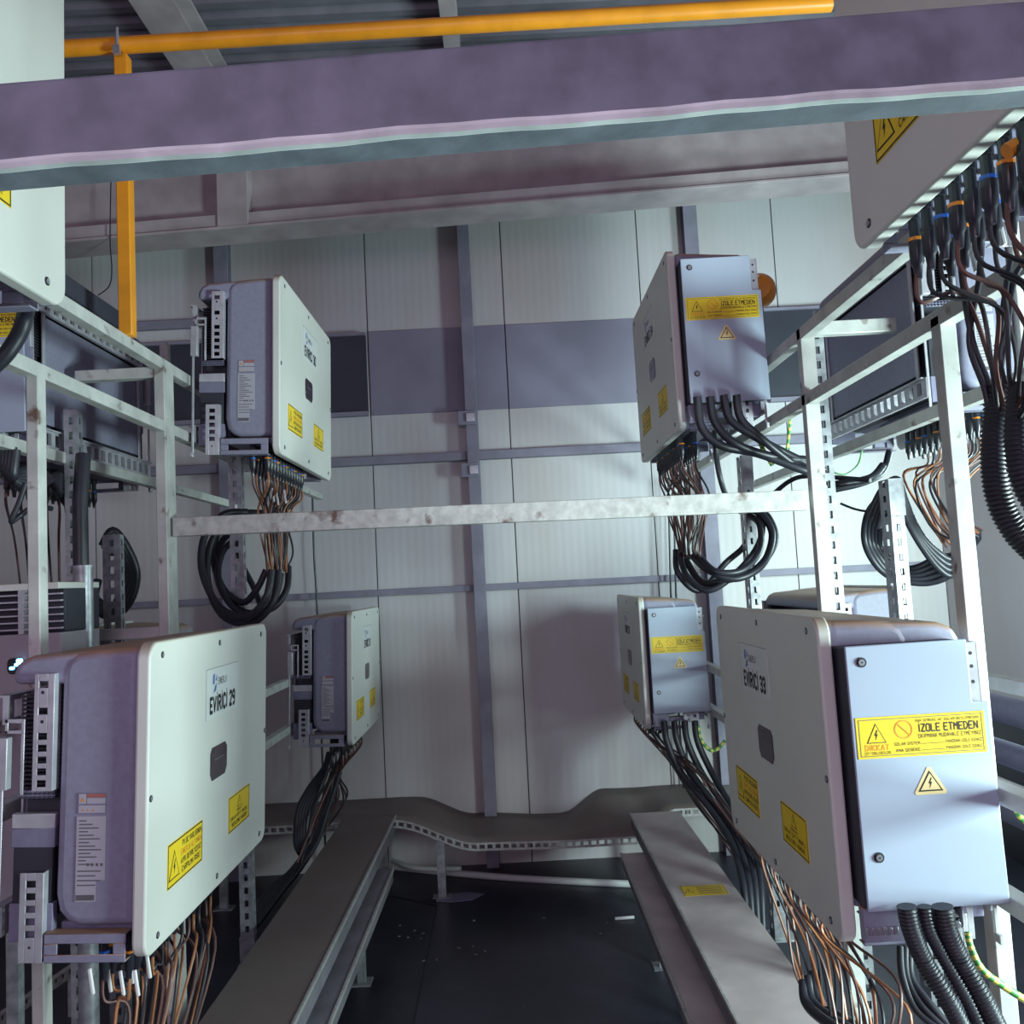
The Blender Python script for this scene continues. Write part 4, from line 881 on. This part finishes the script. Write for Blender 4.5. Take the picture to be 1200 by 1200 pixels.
# ------------------------------------------------------------------ cabinet with louvres, blue lamp
YC = 2.95; tr = P(64, 682, YC); x1 = P(71, 720, YC).x; x0 = x1-0.95; zt = tr.z
t = thing('control_cabinet', ((x0+x1)/2, YC+0.25, Z(-0.95)), 'grey louvred cabinet with a small blue light behind the left rack', 'cabinet'); c = t.location.copy()
zl0 = P(50, 742, YC).z
m_ = MB(); m_.box(x0, x1, YC, YC+0.28, Z(-0.95), zl0, CAB); m_.box(x0, x1, YC+0.03, YC+0.28, zl0, zt-0.02, FIN); local(m_, c); m_.build('body', t, bevel=0.006)
m_ = MB(); m_.box(x0+0.1, x0+0.14, YC+0.1, YC+0.14, 0, Z(-0.95), GALV); local(m_, c); m_.build('stand_leg', t)
m_ = MB(); m_.box(x1-0.3, x1-0.26, YC+0.2, YC+0.24, 0, Z(-0.95), GALV); local(m_, c); m_.build('stand_leg', t)
m_ = MB(); m_.box(x0, x1, YC-0.01, YC+0.28, zt-0.022, zt, COVER); local(m_, c); m_.build('top_panel', t, bevel=0.003)
m_ = MB()
for k in range(6):
    z = zl0+0.012+k*(zt-zl0-0.03)/6; m_.box(x0, x1, YC, YC+0.02, z, z+0.005, BRK)
for kx in range(4):
    x = P(25, 700, YC).x-kx*0.27; m_.box(x-0.009, x+0.009, YC-0.004, YC+0.022, zl0, zt-0.02, BRK)
local(m_, c); m_.build('louvre', t)
m_ = MB(); q = P(20, 779, YC); m_.prism(rrect(q.x-0.03, q.x+0.025, q.z-0.03, q.z+0.022, 0.015, 3), YC-0.004, YC-0.001, 'y', BLK); local(m_, c); d = m_.build('display', t)
m_ = MB()
for px, py, w_, h in ((24, 775, 0.02, 0.018), (15, 783, 0.016, 0.01), (20, 779, 0.012, 0.01)):
    q = P(px, py, YC); m_.prism(rrect(q.x-w_/2, q.x+w_/2, q.z-h/2, q.z+h/2, 0.004, 3), YC-0.007, YC-0.004, 'y', LED)
local(m_, c); o = m_.build('blue_light', d); o['label'] = 'glowing blue light'

# slotted floor rails low at the left, mostly hidden below the inverter numbered 29
a = at(-5, 1192, 'z', -1.72); b = at(92, 1126, 'z', -1.72); m_ = MB(); d = (b-a); L = d.length; d.normalize(); k = 0.0
m_.bar(a, b, 0.03, 0.004, EDGE); 
while k < L: m_.bar(a+d*k+Vector((0, 0, -0.02)), a+d*min(L, k+0.03)+Vector((0, 0, -0.02)), 0.004, 0.036, EDGE); k += 0.05
m_.bar(a+Vector((0, 0, -0.042)), b+Vector((0, 0, -0.042)), 0.03, 0.004, EDGE)
for q in (a.lerp(b, 0.15), a.lerp(b, 0.9)): m_.box(q.x-0.012, q.x+0.012, q.y-0.012, q.y+0.012, 0, q.z-0.04, EDGE)
single(m_, 'slotted_rail', 'slotted steel rail near the floor at the extreme lower left', 'rail')
# dark duct above the left upper rail, low side rail and dark gear behind the right rack
m_ = MB(); qa = at(72, 322, 'x', -1.45); qb = at(140, 360, 'x', -1.45); zq = (qa.z+qb.z)/2; m_.box(-1.5, -1.45, 1.2, qb.y, zq-0.07, zq, DARKO); single(m_, 'cable_duct', 'dark duct running just above the upper left rack rail', 'duct', bevel=0.004)
m_ = MB()
for x, z, r in ((1.75, -0.55, 0.05), (1.78, -0.72, 0.045), (1.74, -0.9, 0.05)): m_.tube([(x, 2.2, Z(z)), (x, 3.2, Z(z)), (x, 5.8, Z(z))], r, CASED, 12)
for y in (2.6, 4.0, 5.4): m_.box(1.83, 1.87, y, y+0.04, 0, Z(-0.45), CASED)
single(m_, 'pipe_stand', 'dark pipes on a stand behind the lower right isolator box', 'pipe')
# thin drooping wire at upper left in front of the wall
cable('thin_wire', [P(130, 212, 5.36), P(129, 280, 5.36), P(131, 315, 5.36), P(128, 335, 5.36), P(115, 346, 5.36)], 0.004, WBLK, 'thin black wire drooping in front of the wall left of the yellow upright', 'wire')
cable('wall_cable', [P(366, 575, YW-0.12), P(368, 650, YW-0.12), P(372, 725, YW-0.12), (P(372, 725, YW-0.12).x, YW-0.12, 0.1)], 0.007, WBLK, 'thin black cable running down the wall right of the left cable loop', 'wire')
for px in (784, 790):
    cable('wall_cable', [P(px-1, 560, YW-0.12), P(px+2, 690, YW-0.12), P(px+4, 720, YW-0.12), (P(px+4, 720, YW-0.12).x, YW-0.12, 0.3)], 0.007, WBLK, 'one of two thin black cables on the wall above the far right inverter', 'wire', 'pair of thin wall cables on the right')
